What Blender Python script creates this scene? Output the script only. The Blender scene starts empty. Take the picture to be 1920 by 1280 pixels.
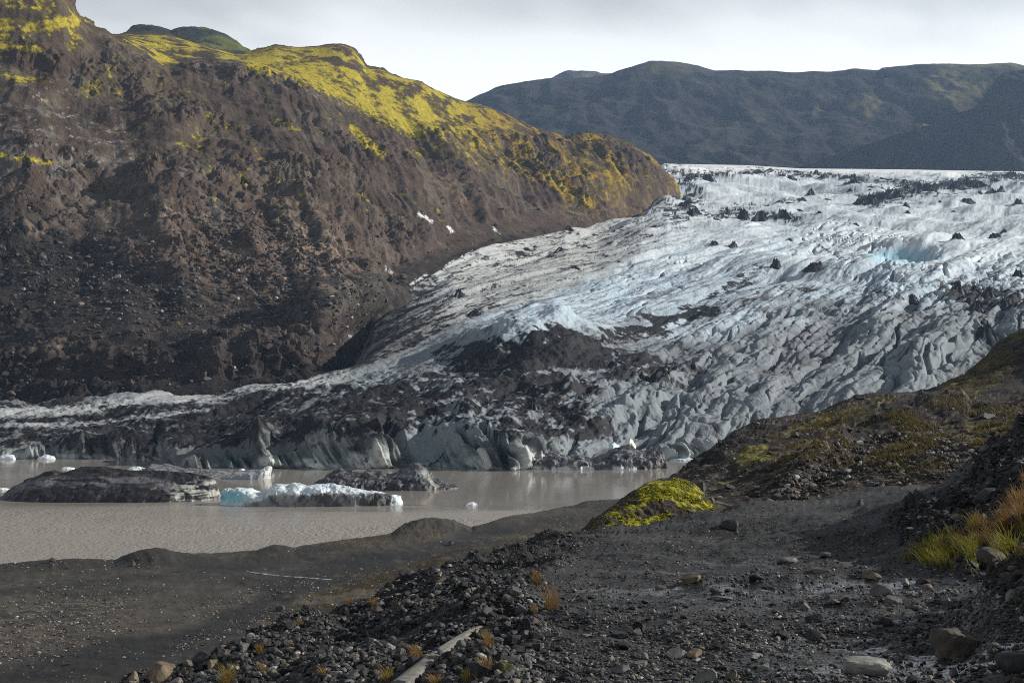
import bpy, math, random
import numpy as np
from mathutils import Vector, Matrix, Euler

R = math.radians
random.seed(7)
rng = np.random.default_rng(11)
scn = bpy.context.scene
COL = scn.collection

# ------------------------------------------------------------------ camera
EYE = 30.0          # eye height above the lake
F = 2600.0          # focal length in pixels of a 1920 px wide frame
cam_d = bpy.data.cameras.new("camera")
cam = bpy.data.objects.new("camera", cam_d)
COL.objects.link(cam)
cam.location = (0, 0, EYE)
cam.rotation_euler = (R(90), 0, 0)
cam_d.sensor_width = 36.0
cam_d.lens = F / 1920 * 36.0
cam_d.clip_start = 0.1
cam_d.clip_end = 30000
scn.camera = cam

# ------------------------------------------------------------------ light
SUN = Vector((0.90, 0.20, 0.41)).normalized()       # towards the sun
sun_el = math.asin(SUN.z)
sun_az = math.atan2(SUN.x, SUN.y)
sd = bpy.data.lights.new("sun", 'SUN')
sd.energy = 5.0
sd.angle = R(0.6)
sd.color = (1.0, 0.95, 0.87)
so = bpy.data.objects.new("sun", sd)
COL.objects.link(so)
so.rotation_euler = (-SUN).to_track_quat('-Z', 'Y').to_euler()
so.location = (300, 100, 400)

world = bpy.data.worlds.new("World")
scn.world = world
world.use_nodes = True
wn = world.node_tree
wn.nodes.clear()


class G:
    """small node-graph builder"""
    def __init__(s, nt):
        s.nt = nt

    def n(s, t, **kw):
        nd = s.nt.nodes.new(t)
        for k, v in kw.items():
            setattr(nd, k, v)
        return nd

    def put(s, sock, v):
        if isinstance(v, bpy.types.NodeSocket):
            s.nt.links.new(v, sock)
        elif v is not None:
            if isinstance(v, (tuple, list)) and len(v) == 3 and sock.type == 'RGBA':
                v = (*v, 1.0)
            sock.default_value = v

    def math(s, op, a, b=None, clamp=False):
        m = s.n('ShaderNodeMath', operation=op)
        m.use_clamp = clamp
        s.put(m.inputs[0], a)
        if b is not None:
            s.put(m.inputs[1], b)
        return m.outputs[0]

    def mix(s, f, a, b, mode='MIX'):
        m = s.n('ShaderNodeMix', data_type='RGBA', blend_type=mode)
        s.put(m.inputs[0], f)
        s.put(m.inputs[6], a)
        s.put(m.inputs[7], b)
        return m.outputs[2]

    def ramp(s, f, stops):
        r = s.n('ShaderNodeValToRGB')
        e = r.color_ramp.elements
        while len(e) < len(stops):
            e.new(0.5)
        for i, (p, c) in enumerate(stops):
            e[i].position = p
            if not isinstance(c, (tuple, list)):
                c = (c, c, c)
            e[i].color = (*c, 1)
        s.put(r.inputs[0], f)
        return r.outputs[0]

    def noise(s, vec, scale, detail=4, rough=0.55, dist=0.0):
        t = s.n('ShaderNodeTexNoise')
        s.put(t.inputs['Vector'], vec)
        t.inputs['Scale'].default_value = scale
        t.inputs['Detail'].default_value = detail
        t.inputs['Roughness'].default_value = rough
        t.inputs['Distortion'].default_value = dist
        return t.outputs['Fac']

    def voro(s, vec, scale, feature='F1'):
        t = s.n('ShaderNodeTexVoronoi', feature=feature)
        s.put(t.inputs['Vector'], vec)
        t.inputs['Scale'].default_value = scale
        return t

    def mapping(s, vec, scale=(1, 1, 1), rot=(0, 0, 0), loc=(0, 0, 0)):
        m = s.n('ShaderNodeMapping')
        s.put(m.inputs[0], vec)
        m.inputs['Scale'].default_value = scale
        m.inputs['Rotation'].default_value = rot
        m.inputs['Location'].default_value = loc
        return m.outputs[0]

    def bump(s, h, strength=0.5, dist=1.0, nrm=None):
        b = s.n('ShaderNodeBump')
        b.inputs['Strength'].default_value = strength
        b.inputs['Distance'].default_value = dist
        s.put(b.inputs['Height'], h)
        if nrm is not None:
            s.put(b.inputs['Normal'], nrm)
        return b.outputs[0]


# overcast sky: Nishita blue almost hidden by a grey cloud sheet with soft structure
g = G(wn)
sky = g.n('ShaderNodeTexSky', sky_type='NISHITA')
sky.sun_disc = False
sky.sun_elevation = sun_el
sky.sun_rotation = sun_az
tc = g.n('ShaderNodeTexCoord')
gen = tc.outputs['Generated']
sep = g.n('ShaderNodeSeparateXYZ')
g.put(sep.inputs[0], gen)
cl = g.noise(g.mapping(gen, (1.6, 1.6, 4.5), loc=(3.1, 0.4, 0.2)), 1.7, 4, 0.5, 0.4)
cl = g.ramp(cl, [(0.40, 0.0), (0.60, 1.0)])
lvl = g.ramp(sep.outputs['Z'], [(0.0, 0.78), (0.13, 1.04), (0.185, 1.06), (0.212, 0.93), (0.245, 0.76), (0.32, 0.70), (0.50, 0.30), (0.9, 0.13)])  # darker overhead, out of view, shaped to cut the ambient fill
lvl = g.math('MULTIPLY', lvl, g.math('SUBTRACT', 1.06, g.math('MULTIPLY', g.math('MULTIPLY', cl, 0.62), g.ramp(sep.outputs['Z'], [(0.13, 0.1), (0.22, 0.8), (0.3, 1.0)]))))
cloud = g.mix(1.0, g.mix(sep.outputs['Z'], (9.9, 9.9, 9.6), (8.7, 9.3, 9.8)), lvl, 'MULTIPLY')
tot = g.mix(0.92, sky.outputs[0], cloud)
bg = g.n('ShaderNodeBackground')
g.put(bg.inputs[0], tot)
bg.inputs[1].default_value = 0.1
wo = g.n('ShaderNodeOutputWorld')
wn.links.new(bg.outputs[0], wo.inputs[0])

scn.view_settings.view_transform = 'Standard'
scn.view_settings.look = 'None'
scn.view_settings.exposure = 0.30
scn.view_settings.gamma = 1.0
scn.view_settings.use_curve_mapping = False
scn.cycles.max_bounces = 5
scn.cycles.diffuse_bounces = 2
scn.cycles.glossy_bounces = 3
scn.cycles.transmission_bounces = 2
scn.cycles.volume_bounces = 0
scn.cycles.use_denoising = False
scn.cycles.filter_width = 1.0


# ------------------------------------------------------------------ numpy noise
_perm = np.random.default_rng(5).permutation(256).astype(np.int32)
_perm = np.concatenate([_perm, _perm, _perm])
_ga = np.random.default_rng(6).normal(size=(256, 3)).astype(np.float32)
_ga /= np.linalg.norm(_ga, axis=1, keepdims=True)


def _h(i, j, k):
    return _perm[_perm[_perm[i & 255] + (j & 255)] + (k & 255)]


def perlin(X, Y, Z):
    xi = np.floor(X); yi = np.floor(Y); zi = np.floor(Z)
    xf = (X - xi).astype(np.float32); yf = (Y - yi).astype(np.float32); zf = (Z - zi).astype(np.float32)
    xi = xi.astype(np.int32); yi = yi.astype(np.int32); zi = zi.astype(np.int32)
    u = xf ** 3 * (xf * (xf * 6 - 15) + 10)
    v = yf ** 3 * (yf * (yf * 6 - 15) + 10)
    w = zf ** 3 * (zf * (zf * 6 - 15) + 10)

    def gr(a, b, c):
        gg = _ga[_h(xi + a, yi + b, zi + c)]
        return gg[..., 0] * (xf - a) + gg[..., 1] * (yf - b) + gg[..., 2] * (zf - c)
    x00 = gr(0, 0, 0) * (1 - u) + gr(1, 0, 0) * u
    x10 = gr(0, 1, 0) * (1 - u) + gr(1, 1, 0) * u
    x01 = gr(0, 0, 1) * (1 - u) + gr(1, 0, 1) * u
    x11 = gr(0, 1, 1) * (1 - u) + gr(1, 1, 1) * u
    return 1.5 * ((x00 * (1 - v) + x10 * v) * (1 - w) + (x01 * (1 - v) + x11 * v) * w)


def fbm(P, scale, octv=4, seed=0.0, gain=0.5, stretch=(1, 1, 1)):
    """about -1..1; scale = size of the largest feature"""
    X = P[..., 0] / scale / stretch[0] + seed * 13.7
    Y = P[..., 1] / scale / stretch[1] + seed * 7.3
    Z = P[..., 2] / scale / stretch[2] + seed * 3.9
    out = np.zeros(X.shape, np.float32); a = 1.0; t = 0
    for o in range(octv):
        out += a * perlin(X, Y, Z); t += a
        a *= gain; X = X * 2.03 + 5.1; Y = Y * 2.03 + 1.7; Z = Z * 2.03 + 9.2
    return out / t * 2.1


def ridged(P, scale, octv=4, seed=0.0, gain=0.5, stretch=(1, 1, 1)):
    """0..1, sharp crests at 1"""
    X = P[..., 0] / scale / stretch[0] + seed * 11.1
    Y = P[..., 1] / scale / stretch[1] + seed * 5.7
    Z = P[..., 2] / scale / stretch[2] + seed * 8.3
    out = np.zeros(X.shape, np.float32); a = 1.0; t = 0
    for o in range(octv):
        out += a * (1 - np.minimum(1, np.abs(perlin(X, Y, Z)) * 1.6)); t += a
        a *= gain; X = X * 2.03 + 5.1; Y = Y * 2.03 + 1.7; Z = Z * 2.03 + 9.2
    return out / t


def worley(P, scale, seed=0, stretch=(1, 1, 1)):
    """F1, F2 and a random value of the nearest cell"""
    X = P[..., 0] / scale / stretch[0]; Y = P[..., 1] / scale / stretch[1]; Z = P[..., 2] / scale / stretch[2]
    xi = np.floor(X).astype(np.int32); yi = np.floor(Y).astype(np.int32); zi = np.floor(Z).astype(np.int32)
    f1 = np.full(X.shape, 9.0, np.float32); f2 = f1.copy(); cid = np.zeros(X.shape, np.int32)
    for a in (-1, 0, 1):
        for b in (-1, 0, 1):
            for c in (-1, 0, 1):
                h = _h(xi + a + seed * 17, yi + b, zi + c)
                px = xi + a + _perm[h + 1] / 255.0
                py = yi + b + _perm[h + 31] / 255.0
                pz = zi + c + _perm[h + 77] / 255.0
                d = np.sqrt((X - px) ** 2 + (Y - py) ** 2 + (Z - pz) ** 2).astype(np.float32)
                m = d < f1
                f2 = np.where(m, f1, np.minimum(f2, d))
                cid = np.where(m, h, cid)
                f1 = np.where(m, d, f1)
    return f1, f2, _perm[cid + 3] / 255.0


def sst(a, b, x):
    t = np.clip((x - a) / (b - a), 0, 1)
    return t * t * (3 - 2 * t)


def cm(a, b, m):
    m = np.asarray(m)[..., None]
    return a * (1 - m) + np.asarray(b) * m


def pl(pts, x):
    p = np.array(pts, float)
    return np.interp(x, p[:, 0], p[:, 1])


def segdist(px, py, pts):
    """pixel distance to a polyline"""
    d = np.full(np.shape(px), 1e9)
    for (x0, y0), (x1, y1) in zip(pts[:-1], pts[1:]):
        dx, dy = x1 - x0, y1 - y0
        t = np.clip(((px - x0) * dx + (py - y0) * dy) / (dx * dx + dy * dy), 0, 1)
        d = np.minimum(d, np.hypot(px - x0 - t * dx, py - y0 - t * dy))
    return d


def blob(px, py, cx, cy, rx, ry, ang=0.0, soft=0.35):
    """1 inside an ellipse"""
    c, s_ = math.cos(R(ang)), math.sin(R(ang))
    u = ((px - cx) * c + (py - cy) * s_) / rx
    v = (-(px - cx) * s_ + (py - cy) * c) / ry
    return 1 - sst(1 - soft, 1 + soft, np.hypot(u, v))


# ------------------------------------------------------------------ terrain sheets
def D_of_z(py, z):
    return (EYE - z) * F / (py - 640.0)


class Sheet:
    """terrain surface through contour lines; a line is (bearing -> angle below eye level, bearing -> distance)"""
    def __init__(s, lines, x0, x1, nu, nv, wmin=12):
        px = np.linspace(x0, x1, nu)
        K = len(lines)
        py = np.zeros((K, nu)); q = np.zeros((K, nu))
        for k, (a, b) in enumerate(lines):
            D = pl(b, px) if b is not None else None
            if isinstance(a, tuple):            # ('z', pts): height above the lake
                z = pl(a[1], px)
                py[k] = 640 + (EYE - z) / D * F
            else:
                py[k] = pl(a, px)
            if D is None:
                D = D_of_z(py[k], 0.0)
            q[k] = 1.0 / D
        w = np.maximum(np.abs(np.diff(py, axis=0)).mean(axis=1), wmin)
        w = np.minimum(w, 260)
        cw = np.concatenate([[0], np.cumsum(w)]) / w.sum()
        sv = np.interp(np.linspace(0, 1, nv), cw, np.arange(K))
        i = np.minimum(sv.astype(int), K - 2); t = (sv - i)[:, None]

        def interp(A):
            d = np.diff(A, axis=0)
            m = np.zeros_like(A)
            a, b = d[:-1], d[1:]
            m[1:-1] = np.where(a * b > 0, 2 * a * b / np.where(a + b == 0, 1, a + b), 0)
            m[0] = d[0]; m[-1] = d[-1]
            h00 = 2 * t ** 3 - 3 * t ** 2 + 1; h10 = t ** 3 - 2 * t ** 2 + t
            h01 = -2 * t ** 3 + 3 * t ** 2; h11 = t ** 3 - t ** 2
            return h00 * A[i] + h10 * m[i] + h01 * A[i + 1] + h11 * m[i + 1]
        s.py = interp(py); s.D = 1 / interp(q)
        s.px = np.broadcast_to(px, s.py.shape).copy()
        s.s = np.broadcast_to(sv[:, None], s.py.shape)
        s.P = np.stack([(s.px - 960) / F * s.D, s.D, EYE - (s.py - 640) / F * s.D], -1)
        s.nu, s.nv = nu, nv

    def normals(s):
        du = np.gradient(s.P, axis=1); dv = np.gradient(s.P, axis=0)
        n = np.cross(du, dv)
        return n / np.maximum(np.linalg.norm(n, axis=-1, keepdims=True), 1e-9)

    def push(s, amount, n=None):
        s.P = s.P + (s.normals() if n is None else n) * np.asarray(amount)[..., None]

    def scr(s):
        return 960 + s.P[..., 0] / s.P[..., 1] * F, 640 - (s.P[..., 2] - EYE) / s.P[..., 1] * F

    def build(s, name, mat, col, extra=None, smooth=True):
        nu, nv = s.nu, s.nv
        idx = np.arange(nu * nv).reshape(nv, nu)
        f = np.stack([idx[:-1, :-1], idx[:-1, 1:], idx[1:, 1:], idx[1:, :-1]], -1).reshape(-1, 4)
        return mesh_np(name, s.P.reshape(-1, 3), f, mat, col.reshape(-1, 3),
                       {k: v.reshape(-1) for k, v in (extra or {}).items()}, smooth)

    def locate(s, px, py):
        """surface point seen at a picture position, near side first"""
        if not hasattr(s, '_scr'):
            s._scr = s.scr()
        u = np.interp(px, s.px[0], np.arange(s.nu)); j = int(round(float(u)))
        col = s._scr[1][:, j]
        up = np.nonzero(col <= py)[0]
        if len(up) == 0:
            return None
        i = max(int(up[0]), 1)
        a = (col[i - 1] - py) / max(col[i - 1] - col[i], 1e-6)
        p = s.P[i - 1, j] * (1 - min(max(a, 0), 1)) + s.P[i, j] * min(max(a, 0), 1)
        p = p.copy(); p[0] = (px - 960) / F * p[1]
        return p


def mesh_np(name, V, faces, mat, col=None, extra=None, smooth=True, link=True):
    me = bpy.data.meshes.new(name)
    V = np.ascontiguousarray(V, np.float32); faces = np.ascontiguousarray(faces, np.int32)
    k = faces.shape[1]
    me.vertices.add(len(V)); me.vertices.foreach_set('co', V.ravel())
    me.loops.add(faces.size); me.loops.foreach_set('vertex_index', faces.ravel())
    me.polygons.add(len(faces))
    me.polygons.foreach_set('loop_start', np.arange(0, faces.size, k, dtype=np.int32))
    me.polygons.foreach_set('loop_total', np.full(len(faces), k, np.int32))
    me.polygons.foreach_set('use_smooth', np.full(len(faces), smooth, bool))
    me.update(calc_edges=True)
    if col is not None:
        c = np.ones((len(V), 4), np.float32); c[:, :3] = np.clip(col, 0, 1)
        a = me.color_attributes.new('tint', 'FLOAT_COLOR', 'POINT')
        a.data.foreach_set('color', c.ravel())
    for kk, v in (extra or {}).items():
        a = me.attributes.new(kk, 'FLOAT', 'POINT')
        a.data.foreach_set('value', np.ascontiguousarray(v, np.float32))
    me.materials.append(mat)
    if not link:
        return me
    o = bpy.data.objects.new(name, me)
    COL.objects.link(o)
    return o


def structure(o):
    o['kind'] = 'structure'
    return o


def tag(o, label, cat, group=None, kind=None):
    o['label'] = label
    o['category'] = cat
    if group:
        o['group'] = group
    if kind:
        o['kind'] = kind
    return o


# ------------------------------------------------------------------ materials
def new_mat(name):
    m = bpy.data.materials.new(name)
    m.use_nodes = True
    nt = m.node_tree
    b = nt.nodes['Principled BSDF']
    return m, G(nt), b


def terrain_mat(name, scales, vary=0.35, bump_d=0.3, bump_s=0.6, rough=0.9, wet=False, spec=0.3, tex=None):
    """tint attribute x fine noise, noise bump"""
    m, g, b = new_mat(name)
    tcn = g.n('ShaderNodeTexCoord').outputs['Object']
    if tex:
        tcn = g.mapping(tcn, tex[0], tex[1])
    at = g.n('ShaderNodeAttribute', attribute_name='tint')
    n1 = g.noise(tcn, scales[0], 6, 0.65)
    n2 = g.noise(tcn, scales[1], 3, 0.6)
    v = g.math('ADD', g.math('MULTIPLY', n1, 0.6), g.math('MULTIPLY', n2, 0.4))
    k = g.ramp(v, [(0.33, 1 - vary), (0.5, 1.0), (0.67, 1 + vary)])
    c = g.mix(1.0, at.outputs['Color'], k, 'MULTIPLY')
    g.put(b.inputs['Base Color'], c)
    if wet:
        w = g.n('ShaderNodeAttribute', attribute_name='wet').outputs['Fac']
        w = g.math('MULTIPLY', w, g.ramp(g.noise(g.mapping(tcn, (0.5, 1.0, 1.0)), 2.2, 6, 0.7), [(0.42, 0), (0.52, 1)]))
        g.put(b.inputs['Roughness'], g.math('SUBTRACT', rough, g.math('MULTIPLY', w, rough - 0.16)))
        g.put(b.inputs['Specular IOR Level'], g.math('ADD', spec, g.math('MULTIPLY', w, 0.3)))
        bs = g.math('SUBTRACT', 1.0, g.math('MULTIPLY', w, 0.93))
        v = g.math('MULTIPLY', v, bs)
    else:
        b.inputs['Roughness'].default_value = rough
        b.inputs['Specular IOR Level'].default_value = spec
    g.put(b.inputs['Normal'], g.bump(v, bump_s, bump_d))
    return m


M_mount = terrain_mat('mountain_rock', (0.35, 1.6), 0.42, 1.6, 0.8, 0.95, spec=0.15)
M_far = terrain_mat('far_rock', (0.03, 0.12), 0.15, 5.0, 0.25, 0.95, spec=0.1)
M_ice = terrain_mat('glacier_ice', (0.22, 1.1), 0.16, 0.9, 0.5, 0.75, spec=0.15,
                    tex=((1.5, 0.6, 1.5), (0, 0, R(-30))))
M_sand = terrain_mat('black_sand', (0.6, 5.0), 0.35, 0.15, 0.5, 0.85, spec=0.25)
M_grit = terrain_mat('path_grit', (5.0, 30.0), 0.8, 0.05, 1.0, 0.8, wet=True, spec=0.35)
M_moss = terrain_mat('moss_ground', (1.4, 8.0), 0.5, 0.22, 0.9, 0.95, spec=0.15)


def rock_mat(name, stops, rough=0.75, scale=6.0):
    m, g, b = new_mat(name)
    oc = g.n('ShaderNodeTexCoord').outputs['Object']
    rnd = g.n('ShaderNodeObjectInfo').outputs['Random']
    base = g.ramp(rnd, stops)
    n = g.noise(oc, scale, 6, 0.7)
    n2 = g.noise(oc, scale * 0.35, 3, 0.5)
    c = g.mix(1.0, base, g.ramp(n, [(0.3, 0.6), (0.7, 1.35)]), 'MULTIPLY')
    c = g.mix(1.0, c, g.ramp(n2, [(0.35, 0.75), (0.65, 1.15)]), 'MULTIPLY')
    g.put(b.inputs['Base Color'], c)
    b.inputs['Roughness'].default_value = rough
    b.inputs['Specular IOR Level'].default_value = 0.35
    g.put(b.inputs['Normal'], g.bump(n, 0.5, 0.04))
    return m


def vert_rock_mat(name, rough=0.75):
    m, g, b = new_mat(name)
    oc = g.n('ShaderNodeTexCoord').outputs['Object']
    at = g.n('ShaderNodeAttribute', attribute_name='tint').outputs['Color']
    n = g.noise(oc, 30.0, 4, 0.65)
    g.put(b.inputs['Base Color'], g.mix(1.0, at, g.ramp(n, [(0.3, 0.65), (0.7, 1.3)]), 'MULTIPLY'))
    b.inputs['Roughness'].default_value = rough
    b.inputs['Specular IOR Level'].default_value = 0.35
    g.put(b.inputs['Normal'], g.bump(n, 0.4, 0.01))
    return m


# ================================================================== far mountain
ridge_far = [(300, 420), (600, 300), (800, 232), (873, 190), (900, 178), (940, 163), (985, 153), (1010, 152), (1060, 148),
             (1100, 146), (1140, 142), (1160, 133), (1190, 125), (1220, 117), (1245, 115), (1265, 117), (1290, 122), (1340, 134),
             (1378, 132), (1400, 133), (1440, 134), (1500, 137), (1525, 135), (1560, 136), (1600, 131), (1648, 132), (1655, 128),
             (1700, 125), (1750, 120), (1820, 121), (1895, 119), (1920, 124), (2050, 120), (2300, 150), (2700, 200)]
S = Sheet([([(300, 440), (3000, 440)], [(300, 1900), (3000, 1900)]),
           ([(300, 330), (1240, 322), (1920, 335), (3000, 340)], [(300, 2150), (3000, 2150)]),
           ([(300, 340), (900, 262), (1240, 235), (1920, 240), (3000, 260)], [(300, 2450), (3000, 2400)]),
           (ridge_far, [(300, 2850), (1240, 2850), (1900, 2700), (3000, 2700)]),
           ([(x, y + 60) for x, y in ridge_far], [(300, 3300), (3000, 3300)])],
          420, 2700, 760, 260)
vis = sst(0.2, 1.0, S.s) * (1 - sst(3.3, 3.6, S.s))
S.push(0.7 * vis * (28 * (ridged(S.P, 260, 4, 1.0, stretch=(0.7, 1.2, 3)) - 0.5) + 10 * fbm(S.P, 60, 4, 2.0)) * (1 - 0.75 * sst(2.5, 3.0, S.s)))
px, py = S.scr()
n1 = fbm(S.P, 120, 4, 3.0); n2 = fbm(S.P, 30, 4, 4.0)
c = cm(np.array([0.022, 0.021, 0.022]), (0.040, 0.037, 0.035), sst(-0.4, 0.6, n1 + 0.5 * n2))
gr = np.maximum.reduce([blob(px, py, 1790, 155, 62, 32, 0, .5), 0.8 * blob(px, py, 1640, 205, 30, 10, -40, .6),
                        0.7 * blob(px, py, 1540, 205, 18, 7, -30, .6), 0.9 * blob(px, py, 1731, 243, 12, 13, 0, .5),
                        0.6 * blob(px, py, 1615, 190, 30, 9, -15, .8), 0.8 * (1 - sst(3, 12, np.abs(py - pl(ridge_far, px)))) * sst(1740, 1800, px),
                        0.5 * blob(px, py, 1390, 225, 40, 10, -15, .8), 0.5 * blob(px, py, 1240, 128, 60, 12, 0, .8)])
gr = np.clip(gr * sst(-0.55, 0.35, n2 + 0.3 * n1) * 1.2, 0, 1)
c = cm(c, (0.12, 0.105, 0.035), gr)
structure(S.build('far_mountain', M_far, c))

# small peak that shows behind the far ridge, and the darker buttress at the right
rb = [(960, 175), (1000, 158), (1015, 148), (1040, 141), (1065, 134), (1090, 133), (1115, 137), (1140, 141), (1180, 150), (1240, 175)]
S = Sheet([([(900, 300), (1300, 300)], [(900, 3300), (1300, 3300)]), (rb, [(900, 3700), (1300, 3700)]),
           ([(x, y + 40) for x, y in rb], [(900, 4000), (1300, 4000)])], 950, 1250, 160, 60)
S.push(10 * fbm(S.P, 90, 4, 2.0))
structure(S.build('distant_peak', M_far, cm(np.array([0.05, 0.045, 0.04]), (0.13, 0.11, 0.05), sst(-0.3, 0.5, fbm(S.P, 100, 4, 6)))))

rb = [(1740, 330), (1790, 290), (1815, 240), (1845, 185), (1868, 150), (1880, 138), (1900, 133), (1920, 132), (2000, 100), (2300, 90), (2700, 200)]
S = Sheet([([(1700, 420), (2700, 420)], [(1700, 1850), (2700, 1750)]),
           ([(1700, 335), (1800, 332), (2700, 335)], [(1700, 1980), (2700, 1980)]),
           ([(1740, 334), (1790, 305), (1850, 240), (1920, 220), (2700, 240)], [(1700, 2050), (2700, 2100)]),
           (rb, [(1700, 2150), (2700, 2300)]), ([(x, y + 60) for x, y in rb], [(1700, 2700), (2700, 2700)])], 1745, 2700, 420, 220)
S.push((1 - sst(3.2, 3.6, S.s)) * (22 * (ridged(S.P, 160, 4, 5.0, stretch=(.7, 1.2, 3)) - 0.5) + 6 * fbm(S.P, 40, 4, 8)) * (1 - 0.7 * sst(2.5, 3.0, S.s)))
structure(S.build('mountain_buttress', M_far, cm(np.array([0.021, 0.020, 0.021]), (0.037, 0.034, 0.032), sst(-0.4, 0.6, fbm(S.P, 60, 5, 3)))))

# hills behind the left meadow
rb = [(120, 95), (190, 72), (215, 64), (235, 58), (250, 48), (262, 46), (285, 47), (300, 52), (320, 60), (345, 55), (365, 53), (385, 56),
      (400, 62), (420, 72), (440, 84), (470, 101), (520, 125), (600, 150)]
S = Sheet([([(100, 190), (600, 200)], [(100, 1250), (600, 1250)]),
           ([(x, y * 0.5 + 65) for x, y in rb], [(100, 1420), (600, 1420)]), (rb, [(100, 1520), (600, 1520)]),
           ([(x, y + 40) for x, y in rb], [(100, 1700), (600, 1700)])], 120, 600, 460, 160)
S.push((1 - sst(2.1, 2.4, S.s)) * (5 * fbm(S.P, 60, 5, 1) + 9 * (ridged(S.P, 110, 3, 2) - .5) * (1 - sst(1.5, 2, S.s))))
n2 = fbm(S.P, 40, 5, 4.0)
px, py = S.scr()
c = cm(np.array([0.028, 0.030, 0.026]), (0.10, 0.105, 0.02), sst(-0.15, 0.4, n2 + 0.35 * blob(px, py, 400, 85, 40, 20, 30)))
structure(S.build('green_hill', M_mount, c))

# ================================================================== left mountain
top_line = [(-500, -60), (0, 10), (115, 22), (180, 70), (205, 72), (216, 67), (230, 66), (250, 66), (310, 66), (350, 76), (400, 92), (440, 104), (470, 101),
            (490, 95), (515, 88), (560, 90), (600, 88), (625, 84), (640, 84), (655, 90), (665, 95), (677, 110), (685, 122), (712, 132), (740, 143),
            (765, 150), (790, 155), (820, 170), (870, 190), (900, 196), (930, 205), (960, 220), (985, 235), (1010, 243), (1040, 250),
            (1060, 257), (1075, 253), (1110, 250), (1150, 260), (1175, 270), (1190, 282), (1215, 290), (1240, 315), (1262, 332), (1272, 348), (1281, 385), (1284, 400)]
base_line = [(-500, 790), (0, 772), (200, 756), (300, 748), (420, 744), (480, 722), (520, 718), (600, 712), (650, 701), (680, 655), (700, 612), (760, 547),
             (850, 492), (900, 467), (1000, 447), (1100, 430), (1200, 412), (1260, 404), (1284, 400)]
base_D = [(-500, 450), (0, 460), (400, 465), (600, 480), (680, 560), (760, 650), (850, 740), (1000, 850), (1100, 930), (1200, 1040), (1284, 1150)]


def cl_(pts, f):
    return [(x, f(x, y)) for x, y in pts]


lines = [
    ([(x, y + (60 if x < 660 else 22)) for x, y in base_line], [(x, d - (2 if x < 1050 else 12)) for x, d in base_D]),
    (base_line, base_D),
    ([(-500, 715), (0, 712), (250, 708), (420, 706), (600, 695), (650, 682), (680, 640), (700, 600), (760, 536), (850, 478), (1000, 430), (1100, 412), (1200, 398), (1284, 399)],
     [(-500, 465), (0, 478), (400, 480), (600, 500), (680, 570), (760, 660), (850, 755), (1000, 875), (1100, 945), (1200, 1050), (1284, 1151)]),
    ([(-500, 680), (0, 672), (120, 668), (300, 664), (440, 640), (560, 640), (640, 650), (680, 618), (700, 585), (760, 520), (850, 460), (1000, 415), (1100, 400), (1200, 388), (1284, 398)],
     [(-500, 468), (0, 483), (400, 485), (600, 508), (680, 580), (760, 672), (850, 775), (1000, 890), (1100, 955), (1200, 1056), (1284, 1152)]),
    ([(-500, 640), (0, 632), (120, 598), (240, 590), (300, 612), (450, 612), (540, 608), (640, 575), (700, 555), (760, 505), (850, 440), (1000, 400), (1100, 385), (1200, 375), (1284, 397)],
     [(-500, 500), (0, 515), (400, 530), (600, 545), (680, 600), (760, 690), (850, 795), (1000, 905), (1100, 970), (1200, 1064), (1284, 1153)]),
    ([(-500, 520), (0, 510), (300, 500), (600, 480), (760, 440), (850, 400), (1000, 365), (1100, 350), (1200, 350), (1250, 365), (1284, 396)],
     [(-500, 560), (0, 585), (300, 600), (600, 650), (760, 740), (850, 820), (1000, 940), (1100, 1000), (1200, 1080), (1284, 1154)]),
    ([(-500, 330), (0, 330), (300, 330), (600, 330), (760, 330), (850, 325), (1000, 320), (1100, 315), (1200, 322), (1250, 350), (1284, 396)],
     [(-500, 630), (0, 655), (300, 690), (600, 745), (760, 820), (850, 875), (1000, 990), (1100, 1040), (1200, 1100), (1284, 1156)]),
    ([(-500, 100), (0, 160), (200, 190), (300, 220), (450, 210), (600, 235), (760, 270), (850, 265), (1000, 280), (1100, 282), (1200, 300), (1250, 335), (1284, 395)],
     [(-500, 720), (0, 740), (300, 770), (450, 830), (600, 840), (760, 890), (850, 950), (1000, 1040), (1100, 1080), (1200, 1120), (1284, 1158)]),
    ([(-500, -250), (0, -80), (60, -38), (115, 0), (150, 35), (180, 52), (205, 64), (240, 85), (270, 108), (295, 128), (318, 140), (350, 122), (375, 114), (400, 112), (470, 124), (560, 152),
      (640, 178), (690, 200), (760, 228), (850, 235), (930, 240), (1000, 256), (1060, 266), (1150, 275), (1200, 289), (1250, 328), (1284, 395)],
     [(-500, 800), (0, 810), (205, 830), (318, 848), (375, 895), (470, 900), (600, 910), (760, 950), (850, 1000), (1000, 1070), (1100, 1100), (1200, 1130), (1284, 1160)]),
    (top_line, [(-500, 950), (205, 1010), (600, 1040), (760, 1040), (850, 1070), (1000, 1110), (1100, 1130), (1200, 1150), (1284, 1165)]),
    ([(x, y + 60) for x, y in top_line], [(-500, 1300), (205, 1350), (760, 1300), (1100, 1300), (1284, 1250)]),
]
S = Sheet(lines, -300, 1284, 1100, 900)
P0 = S.P.copy()
nrm = S.normals()
endf = 1 - sst(1200, 1284, S.px)               # calm the sheet's end
low = 1 - sst(3.9, 4.6, S.s)                    # the shelf at the foot
hid = (1 - sst(9.05, 9.4, S.s))
crest = 1 - 0.55 * np.exp(-((S.s - 8.0) / 0.3) ** 2) - 0.7 * np.exp(-((S.s - 9.0) / 0.25) ** 2)
meadow = sst(8.0, 8.15, S.s) * (1 - sst(9.0, 9.1, S.s)) * sst(205, 260, S.px) * (1 - 0.4 * sst(900, 1000, S.px))
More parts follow.
